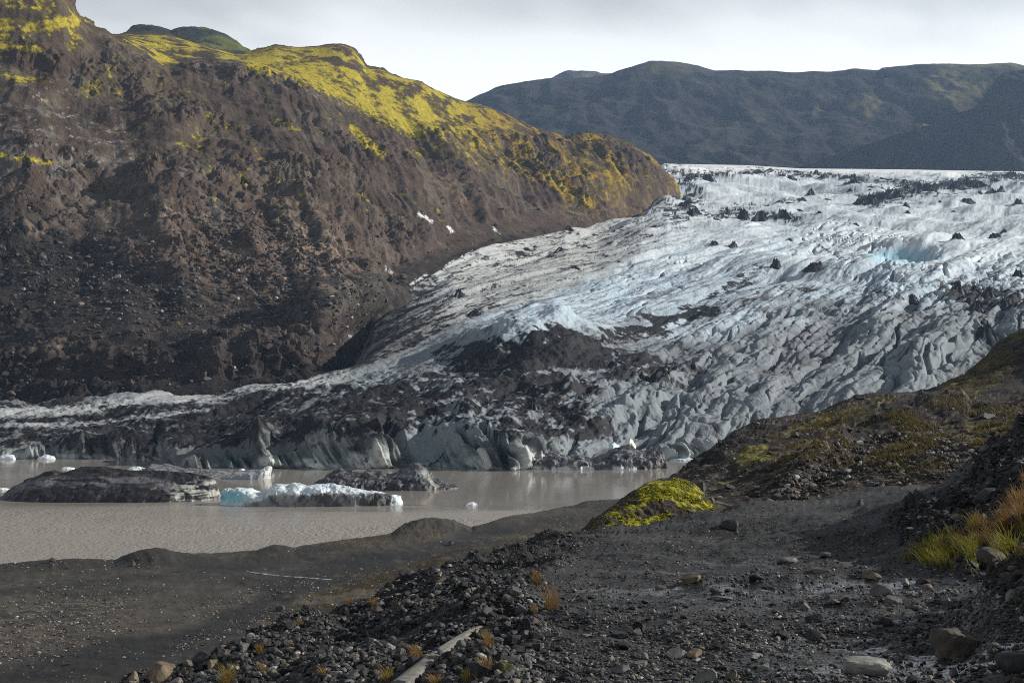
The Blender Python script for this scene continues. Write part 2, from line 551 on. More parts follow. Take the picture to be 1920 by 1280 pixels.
# gullies run down the slope; rock steps run along it
warp = fbm(P0, 90, 3, 9.0)
ux = P0[..., 0] * 0.95 + P0[..., 1] * 0.31 + 5 * warp     # across-slope coordinate
gl = np.stack([ux, np.zeros_like(ux), P0[..., 2] * 0.18 + P0[..., 0] * 0.05], -1)
gul = ridged(gl, 70, 4, 3.0, 0.42)
lay = ridged(np.stack([P0[..., 0] * 0.18, P0[..., 1] * 0.1, P0[..., 2] + 8 * warp], -1), 22, 3, 4.0)
f1, f2, cid = worley(P0 + 3 * fbm(P0, 9, 2, 1.0)[..., None], 9.0, 1, (1.2, 1.2, 1.0))
g1, g2, gid = worley(P0 + 1.0 * fbm(P0, 4, 2, 2.0)[..., None], 3.6, 2)
blocky = np.clip((f2 - f1) * 2.0, 0, 1); blocky2 = np.clip((g2 - g1) * 2.0, 0, 1)
reg = sst(0.0, 0.45, fbm(P0, 70, 3, 21.0))     # where rock stands out of the scree
reg = np.clip(reg + 0.5 * blob(S.px, S.py, 480, 420, 240, 120, 25), 0, 1)
amp = 8.0 * (gul - 0.55) * (1 - low) + 13.0 * (ridged(gl, 150, 2, 8.0, 0.4) - 0.6) * (1 - low) * (1 - sst(560, 760, S.px)) + 7.0 * (lay - 0.5) * (0.2 + 0.8 * reg) * (1 - 0.7 * low) + 4.5 * (cid - 0.5) * np.minimum(1, blocky * 3) * reg
strk0 = fbm(np.stack([ux, P0[..., 1] * 0.02, P0[..., 2] * 0.10], -1), 7, 4, 15.5)
amp += 1.9 * (gid - 0.4) * np.minimum(1, blocky2 * 3) * (0.12 + 0.88 * reg) + (0.35 + 0.6 * reg) * fbm(P0, 7, 4, 5.0) + 3 * fbm(P0, 30, 3, 6.0) * (1 - 0.5 * low) + (0.5 + 1.2 * sst(420, 620, S.px)) * strk0 * (1 - low) + 2.5 * (ridged(P0, 24, 4, 19.0, 0.55, (1.2, 1.2, 0.8)) - 0.5) * (1 - low)
amp = amp * (1 - 0.85 * meadow) * crest * (0.35 + 0.65 * endf) * (0.5 + 0.5 * sst(0.9, 1.3, S.s))
amp = amp * hid * sst(0.6, 1.1, S.s)
# rock knobs, buttresses and the cliff band along the shelf
amp += 6 * blob(S.px, S.py, 275, 330, 22, 32, 0, .25) * (0.7 + 0.5 * blocky2) + 5 * blob(S.px, S.py, 350, 235, 26, 24, 0, .3) + 4 * blob(S.px, S.py, 470, 465, 26, 24, 30, .3)
fan = blob(S.px, S.py, 655, 580, 100, 30, -8, .5)
flut = ridged(np.stack([P0[..., 0] + 0.6 * P0[..., 1], P0[..., 1] * 0, P0[..., 2] * 0.1], -1), 11, 3, 23.0)
amp = amp * (1 - 0.8 * fan) + 15 * blob(S.px, S.py, 655, 578, 85, 26, -8, .8) + 4 * fan * (flut - .5)
pil = ridged(np.stack([S.P[..., 0] + 3 * warp, S.P[..., 1] * 0, S.P[..., 2] * 0.15], -1), 16, 3, 7.0)
amp += 5.0 * (pil - 0.6) * sst(1.9, 2.2, S.s) * (1 - sst(3.0, 3.3, S.s)) * (1 - sst(600, 700, S.px))
S.push(amp, nrm)
ns = S.normals()
px, py = S.scr()
P = S.P
n1 = fbm(P, 60, 4, 11.0); n2 = fbm(P, 16, 4, 12.0); n3 = fbm(P, 5, 4, 13.0); n4 = fbm(P, 2.0, 3, 14.0)
strk = fbm(np.stack([ux / 2.2, P[..., 1] * 0.05, P[..., 2] * 0.12], -1), 5, 4, 15.0)          # streaks down the slope
c = cm(np.array([0.064, 0.045, 0.034]), (0.118, 0.092, 0.072), sst(-0.3, 0.5, n1 * 0.5 + n2 * 0.6 + strk * 0.4))
c = cm(c, (0.085, 0.055, 0.043), 0.5 * sst(0.0, 0.5, fbm(P, 45, 3, 17.0) + 0.4 * strk) * sst(200, 450, px))
c = cm(c, (0.045, 0.037, 0.032), 0.75 * sst(-0.05, 0.5, strk + 0.5 * n2 - 0.2))
c = cm(c, (0.17, 0.165, 0.16), 0.6 * sst(0.25, 0.6, n2 + 0.5 * n3) * blob(px, py, 130, 260, 260, 110, 20, .7))
# dark scree and rock low down, the cloud shadow darkened into their colour
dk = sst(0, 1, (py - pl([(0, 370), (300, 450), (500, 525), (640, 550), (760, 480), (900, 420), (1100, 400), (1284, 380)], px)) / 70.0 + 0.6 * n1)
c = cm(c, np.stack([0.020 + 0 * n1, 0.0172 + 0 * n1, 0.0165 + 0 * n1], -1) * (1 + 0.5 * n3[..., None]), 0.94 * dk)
c = cm(c, (0.085, 0.070, 0.030), 0.45 * sst(-0.1, 0.5, n2 + 0.5 * strk) * sst(330, 120, py))
shelf = (1 - sst(3.6, 4.6, S.s)) * (1 - sst(640, 720, px))
c = cm(c, (0.050, 0.039, 0.034), 0.9 * shelf * sst(-0.2, 0.4, n2 + 0.6 * n3 + 0.25 * (py < 668)))
c = cm(c, (0.024, 0.021, 0.020), shelf * (1 - sst(1.7, 2.1, S.s)) * 0.85)
c = cm(c, cm(np.array([0.022, 0.021, 0.021]), (0.055, 0.052, 0.046), sst(0.5, 0.9, flut)), 0.9 * fan)
# tan broken faces
tan = np.maximum.reduce([blob(px, py, 590, 480, 60, 85, -35, .6), blob(px, py, 322, 392, 16, 18, 0, .6), 0.9 * blob(px, py, 470, 470, 22, 16, 0, .6),
                         0.7 * blob(px, py, 560, 390, 60, 30, 20, .8), 0.5 * blob(px, py, 215, 245, 26, 6, 0, .6), 0.5 * blob(px, py, 75, 430, 60, 15, 10, .8),
                         0.7 * blob(px, py, 110, 645, 45, 10, -5, .8), 0.5 * blob(px, py, 890, 290, 30, 25, 45, .7), 0.5 * blob(px, py, 840, 345, 60, 22, 40, .8),
                         0.25 * blob(px, py, 500, 500, 300, 120, 20, .6), 0.5 * blob(px, py, 1100, 395, 60, 14, 0, .7)])
c = cm(c, (0.27, 0.20, 0.145), np.clip(tan * sst(-0.15, 0.45, n3 + 0.7 * (gid - 0.5) + 0.3 * n4) * 1.1, 0, 1) * 0.85)
# pale rock streaks left
c = cm(c, (0.33, 0.33, 0.33), 0.7 * sst(0.42, 0.62, n3 * 0.7 + n4 * 0.5) * blob(px, py, 100, 240, 190, 75, 15, .6))
c = cm(c, (0.22, 0.19, 0.17), 0.7 * sst(0.2, 0.6, n3) * (1 - sst(6, 15, np.abs(py - pl([(330, 112), (400, 118), (470, 130), (560, 160), (690, 205)], px)))) * (px > 325) * (px < 700))
# moss: a yellow meadow on top, streaks below
mm = np.zeros_like(px)
mm = np.maximum(mm, meadow * (0.75 + 0.5 * n2) * (1 - 0.55 * sst(640, 680, px) * (py < 130)))
mm = np.maximum(mm, 1.0 * (1 - sst(10, 42, segdist(px, py, [(480, 112), (560, 130), (640, 165), (720, 205), (780, 235)]) + 14 * n2)))
for (a, b, w, k) in [([(700, 165), (760, 195), (830, 230), (900, 240)], 14, 30, .75), ([(930, 270), (990, 315), (1050, 350), (1110, 380)], 4, 22, .8),
                     ([(750, 150), (850, 195), (960, 240), (1010, 255)], 6, 20, .45), ([(660, 240), (690, 270), (720, 290)], 3, 16, .8),
                     ([(640, 200), (600, 180), (560, 165)], 2, 10, .3), ([(1050, 300), (1120, 360), (1180, 385)], 8, 35, .5), ([(770, 285), (870, 285)], 6, 24, .5),
                     ([(0, 45), (60, 52), (140, 40)], 6, 20, .9), ([(0, 5), (90, 12)], 8, 18, .8), ([(0, 84), (75, 92)], 2, 8, 1.0), ([(0, 140), (50, 148), (80, 152)], 4, 12, .8),
                     ([(120, 160), (180, 165)], 2, 14, .55), ([(0, 290), (60, 300), (120, 306)], 2, 8, .9), ([(250, 300), (330, 285), (400, 250)], 4, 12, .5),
                     ([(200, 350), (250, 340), (310, 290)], 4, 14, .4), ([(520, 230), (560, 245)], 4, 16, .6), ([(330, 165), (360, 185), (430, 155)], 3, 12, .4), ([(500, 290), (530, 320)], 3, 10, .4)]:
    mm = np.maximum(mm, k * (1 - sst(b, w, segdist(px, py, a) + 7 * n3 + 8 * n2)))
mm = np.maximum(mm, 0.34 * blob(px, py, 80, 60, 200, 75, 20, .6))
mm = np.maximum(mm, 0.62 * blob(px, py, 1110, 325, 140, 65, 25, .6))
mm = np.maximum(mm, 0.60 * blob(px, py, 890, 245, 210, 62, 24, .6)); mm = np.maximum(mm, 0.26 * blob(px, py, 430, 280, 330, 70, 20, .7))
mv = mm + 0.38 * n3 + 0.25 * n4 + 0.30 * strk + 0.15 * n2
mk = sst(0.32, 0.78, mv) * (1 - shelf)
yel = sst(0.50, 1.05, mv - 0.10 * sst(900, 1100, px) + 0.25 * n2)
mcol = cm(np.array([0.075, 0.058, 0.018]), (0.37, 0.30, 0.030), yel)
mcol = cm(mcol, (0.24, 0.145, 0.018), 0.6 * sst(830, 960, px) * sst(0.0, 0.5, n2 + 0.4))
c = cm(c, mcol, mk)
gull = np.zeros_like(px)
for a, w in [([(785, 402), (810, 415)], 6), ([(840, 425), (850, 435)], 4), ([(925, 430), (937, 438)], 3), ([(722, 503), (735, 512)], 4), ([(770, 532), (800, 515)], 5), ([(835, 500), (885, 473)], 5)]:
    gull = np.maximum(gull, 1 - sst(w * 0.1, w * 0.6, segdist(px, py, a) + 3.5 * n3 + 3.0 * n4))
c = cm(c, (0.75, 0.78, 0.8), gull)
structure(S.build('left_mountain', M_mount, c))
MOUNT = S

# ================================================================== glacier
shore_line = [(-500, 858), (0, 861), (130, 858), (200, 860), (295, 862), (310, 876), (330, 880), (420, 878), (560, 877), (690, 880), (760, 876), (840, 877),
              (900, 881), (960, 882), (1000, 877), (1100, 870), (1245, 863), (1300, 860), (1400, 855), (2400, 850)]
gl_top = [(-500, 778), (-300, 772), (0, 768), (80, 766), (150, 760), (200, 752), (250, 742), (290, 739), (370, 743), (415, 739), (450, 728), (480, 717), (510, 714), (560, 713), (600, 708),
          (640, 697), (660, 686), (680, 650), (700, 610), (760, 546), (850, 490), (900, 465), (960, 452), (1000, 445), (1060, 431), (1120, 425), (1195, 413), (1228, 318), (1245, 307),
          (1400, 310), (1500, 316), (1700, 318), (1920, 322), (2400, 330)]
shD = [(x, D_of_z(y, 0)) for x, y in shore_line]
cliff = [(-500, 830), (0, 838), (60, 828), (110, 822), (160, 818), (220, 820), (290, 834), (330, 843), (400, 842), (440, 836), (480, 822), (500, 820), (530, 838), (560, 818), (600, 808), (640, 806), (700, 796),
         (718, 792), (745, 800), (790, 812), (830, 802), (880, 800), (940, 806), (1000, 815), (1060, 832), (1120, 838), (1200, 838), (1300, 815), (1400, 800), (2400, 780)]
lines = [
    ([(x, y + 8) for x, y in shore_line], shD),
    (shore_line, None),
    (cliff, [(x, d + 9) for x, d in shD]),
    ([(-500, 812), (0, 800), (200, 806), (400, 800), (560, 775), (700, 772), (860, 762), (1000, 768), (1150, 765), (1300, 750), (1500, 735), (2400, 700)],
     [(-500, 385), (0, 388), (700, 372), (1000, 372), (1300, 390), (2400, 400)]),
    ([(-500, 778), (0, 768), (80, 766), (150, 760), (200, 752), (250, 742), (290, 739), (370, 743), (415, 739), (450, 728), (480, 717), (510, 714), (560, 713), (600, 708), (640, 698), (700, 676),
      (820, 655), (930, 632), (1000, 624), (1060, 628), (1150, 640), (1300, 620), (1500, 600), (1900, 570), (2400, 560)],
     [(-500, 425), (0, 432), (400, 438), (600, 448), (700, 458), (1000, 470), (1300, 500), (1900, 480), (2400, 480)]),
    ([(-500, 830), (0, 815), (400, 790), (560, 752), (640, 712), (660, 697), (680, 672), (700, 645), (760, 605), (850, 565), (1000, 540), (1100, 535), (1300, 520), (1500, 515), (1900, 500), (2400, 500)],
     [(-500, 445), (0, 448), (500, 455), (640, 470), (700, 505), (850, 560), (1100, 590), (1300, 620), (1900, 610), (2400, 600)]),
    ([(-500, 850), (0, 830), (400, 805), (560, 770), (640, 720), (660, 700), (680, 662), (700, 628), (760, 570), (850, 520), (1000, 478), (1060, 455), (1120, 445), (1195, 428), (1250, 418), (1500, 425), (1900, 405), (2400, 400)],
     [(-500, 455), (0, 458), (500, 462), (640, 480), (700, 520), (760, 620), (850, 690), (1000, 780), (1120, 860), (1300, 900), (1900, 900), (2400, 900)]),
    (gl_top[:1] + [(0, 835), (400, 810), (560, 775), (640, 726), (660, 690)] + [p for p in gl_top if p[0] >= 680],
     [(-500, 458), (0, 461), (600, 478), (680, 556), (760, 646), (850, 735), (1000, 845), (1100, 915), (1195, 1010), (1228, 1850), (2400, 1950)]),
    ([(-500, 850), (0, 845), (640, 760), (700, 640), (760, 585), (850, 525), (1000, 480), (1100, 460), (1195, 440), (1228, 345), (2400, 365)],
     [(-500, 463), (0, 466), (600, 484), (680, 566), (760, 666), (850, 760), (1000, 870), (1100, 950), (1195, 1060), (1228, 2000), (2400, 2080)]),
]
S = Sheet(lines, -320, 2300, 1700, 900, 8)
P0 = S.P.copy(); nrm = S.normals(); X0, Y0 = S.px, S.py
up = np.zeros_like(nrm); up[..., 2] = 1
front = sst(0.9, 1.05, S.s) * (1 - sst(1.35, 2.0, S.s + 0.35 * fbm(S.P, 25, 3, 77)))
vis = sst(0.9, 1.1, S.s)
mar = 1 - sst(6.7, 7.0, S.s)
flow = np.stack([P0[..., 0] * 0.87 - P0[..., 1] * 0.5, P0[..., 0] * 0.5 + P0[..., 1] * 0.87, P0[..., 2] * 0.6], -1)   # x across flow, y along
wv = fbm(flow, 40, 3, 1.0)
flow2 = flow.copy(); flow2[..., 0] += 3.0 * wv; flow2[..., 1] += 4 * fbm(flow, 55, 2, 2.0)
far = sst(620, 1000, S.D)
lowR = np.clip(blob(X0, Y0, 1620, 660, 420, 130, -12, .35) + blob(X0, Y0, 1250, 760, 260, 90, -20, .5), 0, 1)       # the fluted, crevassed skirt at the right
r1 = ridged(flow2, 13, 4, 3.0, stretch=(1, 11, 3), gain=0.42)
r2 = ridged(flow2, 24, 3, 4.0, stretch=(1, 9.0, 3), gain=0.4)
r3 = ridged(flow2, 5.0, 3, 5.0, stretch=(1, 7.0, 3))
cross = ridged(np.stack([flow2[..., 1], flow2[..., 0], flow2[..., 2]], -1), 30, 3, 6.0, stretch=(1, 5, 3))
rr1, rr2, rid = worley(flow2, 10.0, 4, (1.0, 3.6, 3.0))
bil = 1 - rr1 ** 2                                     # rounded ice humps
amp = 4.6 * (0.62 - r2) + 2.2 * (0.6 - r1) + 0.5 * (0.6 - r3)
amp = amp * (1 - 0.45 * far) + far * (7.0 * fbm(flow, 90, 3, 8.0) + 0.9 * fbm(flow, 18, 3, 8.5))
amp += lowR * (2.2 * (np.clip(bil, -0.2, 1) - 0.5) + 0.8 * (0.5 - cross) + 4.6 * (0.6 - r1))
# crevasses: deep narrow cuts across the ice near the steps
cut = sst(0.80, 0.92, cross)
crz = np.maximum.reduce([blob(X0, Y0, 1720, 520, 150, 45, 8, .5), blob(X0, Y0, 1820, 545, 120, 60, 0, .5), blob(X0, Y0, 1180, 545, 120, 40, -20, .6), 0.6 * lowR,
                         blob(X0, Y0, 1580, 460, 120, 30, 0, .6)])
r5 = ridged(flow2, 9, 2, 15.0, stretch=(1, 5, 3))
amp -= 4.5 * crz * sst(0.78, 0.95, r5)
amp -= 6 * blob(X0, Y0, 1690, 478, 55, 11, -3, .45)    # blue hollow
amp += 5 * blob(X0, Y0, 1560, 505, 190, 16, 3, .7) + 4 * blob(X0, Y0, 1700, 455, 120, 10, 2, .7)
# dirty mound in the middle, hummocks of the debris-covered front
amp += 7 * blob(X0, Y0, 1000, 650, 130, 26, -3, .8) + 3.5 * blob(X0, Y0, 1040, 628, 26, 12, 0, .7)
hum = np.clip(blob(X0, Y0, 850, 770, 560, 75, -3, .3) + blob(X0, Y0, 150, 800, 520, 45, 0, .4) + 0.8 * blob(X0, Y0, 1000, 690, 260, 80, 0, .5), 0, 1)
tf = np.stack([-0.28 * P0[..., 0] + 0.96 * P0[..., 1] + 6 * wv, 0.96 * P0[..., 0] + 0.28 * P0[..., 1], P0[..., 2]], -1)
leftz = 1 - sst(650, 1000, X0)
h1, h2, hidd = worley(P0 + 3.0 * fbm(P0, 12, 3, 1.5)[..., None], 13.0, 6, (1.4, 0.9, 1.2))
amp += hum * ((4.5 - 2 * leftz) * (ridged(P0, 26, 4, 9.0, stretch=(1.3, 1, 2), gain=0.42) - 0.55) + 4.0 * leftz * (ridged(tf, 26, 3, 9.4, stretch=(1, 5, 2)) - .5) + 2.2 * (1 - h1 - 0.4) * (1 - 0.5 * leftz) + 0.5 * fbm(P0, 3, 4, 10.0))
for (cx, cy, rx, ry, h) in [(485, 830, 26, 22, 6), (875, 770, 30, 16, 6), (720, 800, 20, 14, 4), (1070, 735, 20, 14, 4), (150, 825, 50, 14, 3), (290, 800, 60, 12, 2),
                            (1165, 850, 22, 14, 3), (1200, 745, 50, 14, 2), (590, 810, 40, 14, 2)]:
    amp += h * np.maximum(0, 1 - np.hypot((X0 - cx) / rx, (Y0 - cy) / ry))
# fractured ice cliff at the lake: slanting slabs
sl = np.stack([P0[..., 0] * 0.9 + P0[..., 2] * 0.75, P0[..., 1] * 0.2, (P0[..., 2] - 0.5 * P0[..., 0]) * 0.35], -1)
s1, s2, sid = worley(sl + 0.5 * fbm(sl, 3, 2, 4.0)[..., None], 6.5, 8)
t1, t2, tid = worley(sl, 2.4, 9)
crack = 1 - sst(0.02, 0.16, s2 - s1)
k1, k2, kid = worley(flow2 + 1.2 * fbm(flow, 6, 2, 61)[..., None], 6.0, 12, (1.0, 2.2, 2.0))
kcr = 1 - sst(0.03, 0.2, k2 - k1)
frontv = front
amp += (0.6 * (kid - .5) - 0.8 * kcr) * np.clip(0.5 * lowR + 0.3 * hum + 0.5 * crz, 0, 1)
amp += frontv * (2.0 * (sid - 0.5) + 0.9 * (tid - 0.5) - 1.2 * crack + 3.2 * fbm(sl, 9, 4, 78, 0.55, (0.6, 1, 1.6)) + 1.6 * (ridged(sl, 5, 4, 79, 0.6, (0.5, 1, 2)) - 0.5))
slot = np.maximum.reduce([1 - sst(4, 16, segdist(X0, Y0, [(722, 795), (752, 835), (792, 880)])), 1 - sst(3, 9, segdist(X0, Y0, [(905, 802), (938, 830), (950, 880)])),
                          1 - sst(2, 7, segdist(X0, Y0, [(862, 808), (895, 838)])), 0.6 * (1 - sst(3, 9, segdist(X0, Y0, [(625, 838), (655, 880)]))), 0.7 * (1 - sst(3, 8, segdist(X0, Y0, [(430, 850), (455, 878)])))])
amp -= 6.0 * slot * sst(0.95, 1.0, S.s)
wide = blob(X0, Y0, 800, 845, 38, 30, 35, .5)
amp -= 3.5 * wide
n_hi = fbm(P0, 2.2, 4, 16.0)
amp += 0.20 * n_hi
amp *= vis * mar
dirn = nrm * 0.5 + up * 0.5
dirn = np.where((front > 0.5)[..., None], nrm, dirn)
S.push(amp, dirn)
ns = S.normals()
px, py = S.scr()
P = S.P
n1 = fbm(P, 60, 4, 31.0); n2 = fbm(P, 16, 4, 32.0); n3 = fbm(P, 4.5, 4, 33.0); n4 = fbm(P, 1.6, 3, 34.0)
fT = fbm(tf, 16, 4, 39.0, 0.55, (1, 7, 2))
fs = fbm(flow2, 7, 5, 35.0, 0.6, (1, 11, 2))        # dirt streaks along the flow
fs2 = fbm(flow2, 2.2, 4, 36.0, 0.6, (1, 9, 2))
qx, qy = px, py
px = px + 26 * n2 + 14 * n3; py = py + 9 * n2 + 5 * n3
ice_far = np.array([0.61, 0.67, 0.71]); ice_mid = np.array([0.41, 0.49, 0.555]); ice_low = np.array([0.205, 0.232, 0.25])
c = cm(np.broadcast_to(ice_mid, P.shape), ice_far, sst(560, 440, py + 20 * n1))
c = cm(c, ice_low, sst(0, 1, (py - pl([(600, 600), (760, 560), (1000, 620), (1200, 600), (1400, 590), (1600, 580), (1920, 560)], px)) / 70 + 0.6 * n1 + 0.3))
c = cm(c, (0.60, 0.60, 0.56), 0.6 * blob(px, py, 1000, 480, 300, 60, -15, .5) * sst(-0.2, 0.4, n2))
c = cm(c, (0.42, 0.57, 0.68), 0.6 * np.clip(blob(px, py, 1250, 520, 300, 50, -12, .6) + blob(px, py, 1750, 520, 200, 40, 0, .6), 0, 1) * sst(-0.3, 0.4, fs + 0.4 * n2))
c = cm(c, (0.20, 0.205, 0.23), 0.75 * sst(0.0, 0.5, fs + 0.5 * fs2 + 0.2 * n2) * (0.18 + 0.70 * sst(430, 540, py)))
vein = ridged(flow2, 9, 4, 38.0, 0.6, (1, 9, 2))
c = cm(c, (0.10, 0.095, 0.10), 0.8 * sst(0.30, 0.7, fs2 + 0.4 * fs + 0.25 * n3 + 0.5 * sst(0.8, 0.95, vein)) * (0.30 + 0.70 * sst(440, 560, py)))
# dirt gathers in the cracks of the skirt
hollow = np.clip(-(amp) / 4.0, 0, 1)
c = cm(c, (0.10, 0.108, 0.125), 0.6 * lowR * sst(0.15, 0.6, hollow + 0.25 * n3))
c = cm(c, (0.07, 0.07, 0.08), 0.3 * kcr * np.clip(lowR + 0.4 * crz, 0, 1) * sst(-0.3, 0.3, n2))
lines_ = ridged(P, 10, 3, 41.0, 0.6)
c = cm(c, (0.06, 0.058, 0.062), 0.75 * sst(0.86, 0.95, lines_ + 0.08 * n3) * np.clip(lowR + hum, 0, 1))
c = cm(c, (0.28, 0.50, 0.60), 0.8 * np.clip(blob(px, py, 1690, 480, 60, 13, -3, .4), 0, 1))
# debris cover
mgl = pl([(600, 710), (700, 690), (780, 655), (850, 612), (950, 578), (1050, 548), (1150, 505), (1250, 465), (1300, 430)], qx)
above = sst(6, -10, qy - mgl + 8 * n2) * (qx > 600)
c = cm(c, (0.13, 0.125, 0.12), 0.85 * above * sst(860, 740, qx) )
c = cm(c, (0.42, 0.41, 0.37), 0.6 * above * sst(740, 860, qx) * (1 - sst(1150, 1260, qx)))
deb = 0.50 * blob(px, py, 480, 780, 560, 58, -4, .45) + 0.16 * hum
deb = np.maximum(deb, 0.55 * above * (1 - 0.35 * sst(780, 900, qx)) * (qx < 1260))
deb = np.maximum(deb, 0.74 * (1 - sst(0.10, 0.36, np.abs(fT))) * (qx < 820) * (qy > 730) * (qy < 845) * hum)
deb = np.maximum(deb, 0.92 * blob(px, py, 950, 668, 140, 36, -6, .45))
deb = np.maximum(deb, 0.95 * blob(px, py, 1060, 650, 90, 40, 15, .4))
deb = np.maximum(deb, 0.7 * blob(px, py, 960, 730, 170, 50, 0, .5))
deb = np.maximum(deb, 0.75 * blob(px, py, 720, 745, 160, 38, -5, .5))
deb = np.maximum(deb, 0.62 * blob(px, py, 980, 790, 240, 45, 5, .5))
deb = np.maximum(deb, 0.7 * blob(px, py, 1200, 690, 110, 36, 10, .6))
for a, w, k in [([(1140, 635), (1240, 612), (1300, 590), (1335, 580)], 14, 0.9), ([(1215, 603), (1300, 595)], 9, 1.0), ([(-300, 800), (0, 812), (150, 822), (260, 838)], 26, .8), ([(1000, 760), (1130, 735)], 8, .7),
                ([(640, 690), (560, 712), (480, 725), (400, 742)], 6, .75), ([(80, 790), (160, 785)], 10, .75), ([(200, 800), (300, 792), (420, 785), (560, 790)], 12, .85),
                ([(1020, 810), (1110, 812)], 12, .9), ([(700, 600), (760, 590), (800, 640)], 22, .55), ([(760, 545), (800, 520), (900, 470)], 5, .5), ([(900, 480), (940, 500), (1010, 475)], 10, .7), ([(870, 490), (850, 520)], 12, .6),
                ([(1290, 330), (1290, 372), (1270, 400)], 26, .75), ([(1050, 505), (1110, 490)], 5, .6), ([(1010, 560), (960, 590)], 8, .5), ([(880, 590), (900, 580)], 7, .8), ([(1255, 320), (1300, 330), (1420, 322), (1500, 326), (1600, 334), (1720, 345)], 6, .8),
                ([(1350, 395), (1440, 380), (1500, 372)], 4, .65), ([(1620, 378), (1690, 362), (1775, 347)], 11, 1.0), ([(1790, 348), (1850, 332), (1960, 332)], 9, 1.0), ([(1320, 405), (1400, 400), (1490, 408)], 7, .85),
                ([(1560, 560), (1500, 540), (1420, 545)], 8, .55), ([(1430, 505), (1400, 530), (1330, 560)], 9, .7), ([(1700, 560), (1640, 548)], 6, .7), ([(1780, 545), (1860, 560), (1920, 560)], 22, .85), ([(1840, 600), (1850, 640), (1870, 640)], 12, .9),
                ([(1430, 560), (1340, 590)], 5, .6), ([(1540, 465), (1600, 492)], 6, .6), ([(1280, 640), (1300, 690), (1330, 700)], 10, .7)]:
    deb = np.maximum(deb, 0.85 * k * (1 - sst(w * 0.2, w * 2.0, segdist(px, py, a) + 4 * n3 + 3 * n2)))
crl = [(-500, 778), (0, 769), (80, 767), (150, 761), (200, 753), (250, 743), (290, 740), (370, 744), (415, 740), (450, 729), (480, 718), (510, 715), (560, 714), (600, 709), (640, 699)]
rib = np.maximum((1 - sst(4, 15, np.abs(qy - pl(crl, qx) - 5) + 4 * n2)), 0.85 * (1 - sst(2, 7, segdist(qx, qy, [(-300, 806), (0, 797), (150, 795), (250, 782), (390, 768)]) + 3 * n2))) * (1 - sst(640, 680, qx))
c = cm(c, (0.36, 0.375, 0.375), 0.7 * rib)  # pale crest ribbon, and a sunlit band below it put into the colour
deb = deb * (1 - 0.6 * rib * sst(-0.4, 0.2, n3 + n2))
dm = sst(0.46, 0.60, deb + 0.20 * n3 + 0.16 * n4 + 0.16 * n2 + 0.22 * fs2 + 0.14 * fs)
steep = sst(0.75, 0.35, ns[..., 2])
dm = dm * (1 - 0.3 * steep * sst(2.0, 1.4, S.s) * front)
dcol = cm(np.array([0.010, 0.0098, 0.0112]), (0.022, 0.0205, 0.022), sst(-0.4, 0.5, n2 + n4))
gt = 0.75 * (1 - dm) * (qx < 760) * (qy > 745) * (1 - rib)
c = cm(c, cm(np.array([0.085, 0.093, 0.088]), (0.17, 0.185, 0.175), sst(-0.3, 0.5, n2 + 0.5 * n3)), gt)
c = cm(c, dcol, dm)
px, py = qx, qy
# grey frontal ice wall, blue slots, pale clean facets
wall = front * sst(1.0, 1.15, S.s)
wc = cm(np.array([0.07, 0.08, 0.08]), (0.25, 0.275, 0.27), sst(0.2, 0.8, sid + 0.5 * n3))
wc = cm(wc, (0.035, 0.036, 0.040), sst(0.2, 0.6, fbm(sl, 3.0, 4, 44.0, 0.6, (0.5, 1, 3)) + 0.25 * n2))
wc = cm(wc, (0.55, 0.57, 0.55), 0.9 * sst(0.80, 0.9, tid) * sst(1.9, 1.3, S.s))
wc = cm(wc, (0.030, 0.031, 0.034), 0.7 * sst(0.0, 0.3, fT * 0.7 + n2 * 0.5) * sst(760, 520, px))
c = cm(c, wc, wall * (1 - 0.9 * dm) * 0.9)
blue = np.clip(slot * 0.9 + wide * 0.8 + 0.8 * blob(px, py, 430, 858, 30, 14, 35, .5) + 0.6 * blob(px, py, 880, 870, 30, 12, 0, .5), 0, 1) * wall
c = cm(c, (0.085, 0.17, 0.20), blue)
cleanw = np.maximum.reduce([blob(px, py, 670, 862, 40, 12, 10, .3), blob(px, py, 580, 868, 26, 9, 0, .4), blob(px, py, 505, 868, 22, 10, 20, .4), blob(px, py, 990, 850, 18, 13, 20, .4), blob(px, py, 895, 868, 22, 12, 10, .4), blob(px, py, 715, 850, 12, 28, -20, .4), blob(px, py, 30, 850, 18, 10, 20, .5)])
c = cm(c, (0.62, 0.64, 0.60), 0.8 * cleanw * sst(-0.5, 0.1, n3) * wall)
foot = (1 - sst(0.4, 1.2, P[..., 2])) * front
c = cm(c, (0.7, 0.74, 0.75), 0.6 * foot * sst(0.0, 0.3, n2 + 0.5 * n3))
# white snow band at the very top
c = cm(c, (0.82, 0.84, 0.84), sst(334, 322, py) * (1 - dm) * (px > 1235))
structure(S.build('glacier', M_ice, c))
GLAC = S

# ================================================================== lake
m, g, b = new_mat('muddy_water')
oc = g.n('ShaderNodeTexCoord').outputs['Object']
big = g.noise(g.mapping(oc, (0.012, 0.03, 1)), 1.0, 4, 0.5)
g.put(b.inputs['Base Color'], g.mix(big, (0.255, 0.230, 0.203), (0.32, 0.292, 0.260)))
b.inputs['IOR'].default_value = 1.33
b.inputs['Specular IOR Level'].default_value = 0.5
rip = g.noise(g.mapping(oc, (0.8, 0.55, 1)), 1.6, 4, 0.6)
rip2 = g.noise(g.mapping(oc, (0.8, 0.4, 1), loc=(9, 2, 0)), 0.35, 3, 0.5)
sepo = g.n('ShaderNodeSeparateXYZ'); g.put(sepo.inputs[0], oc)
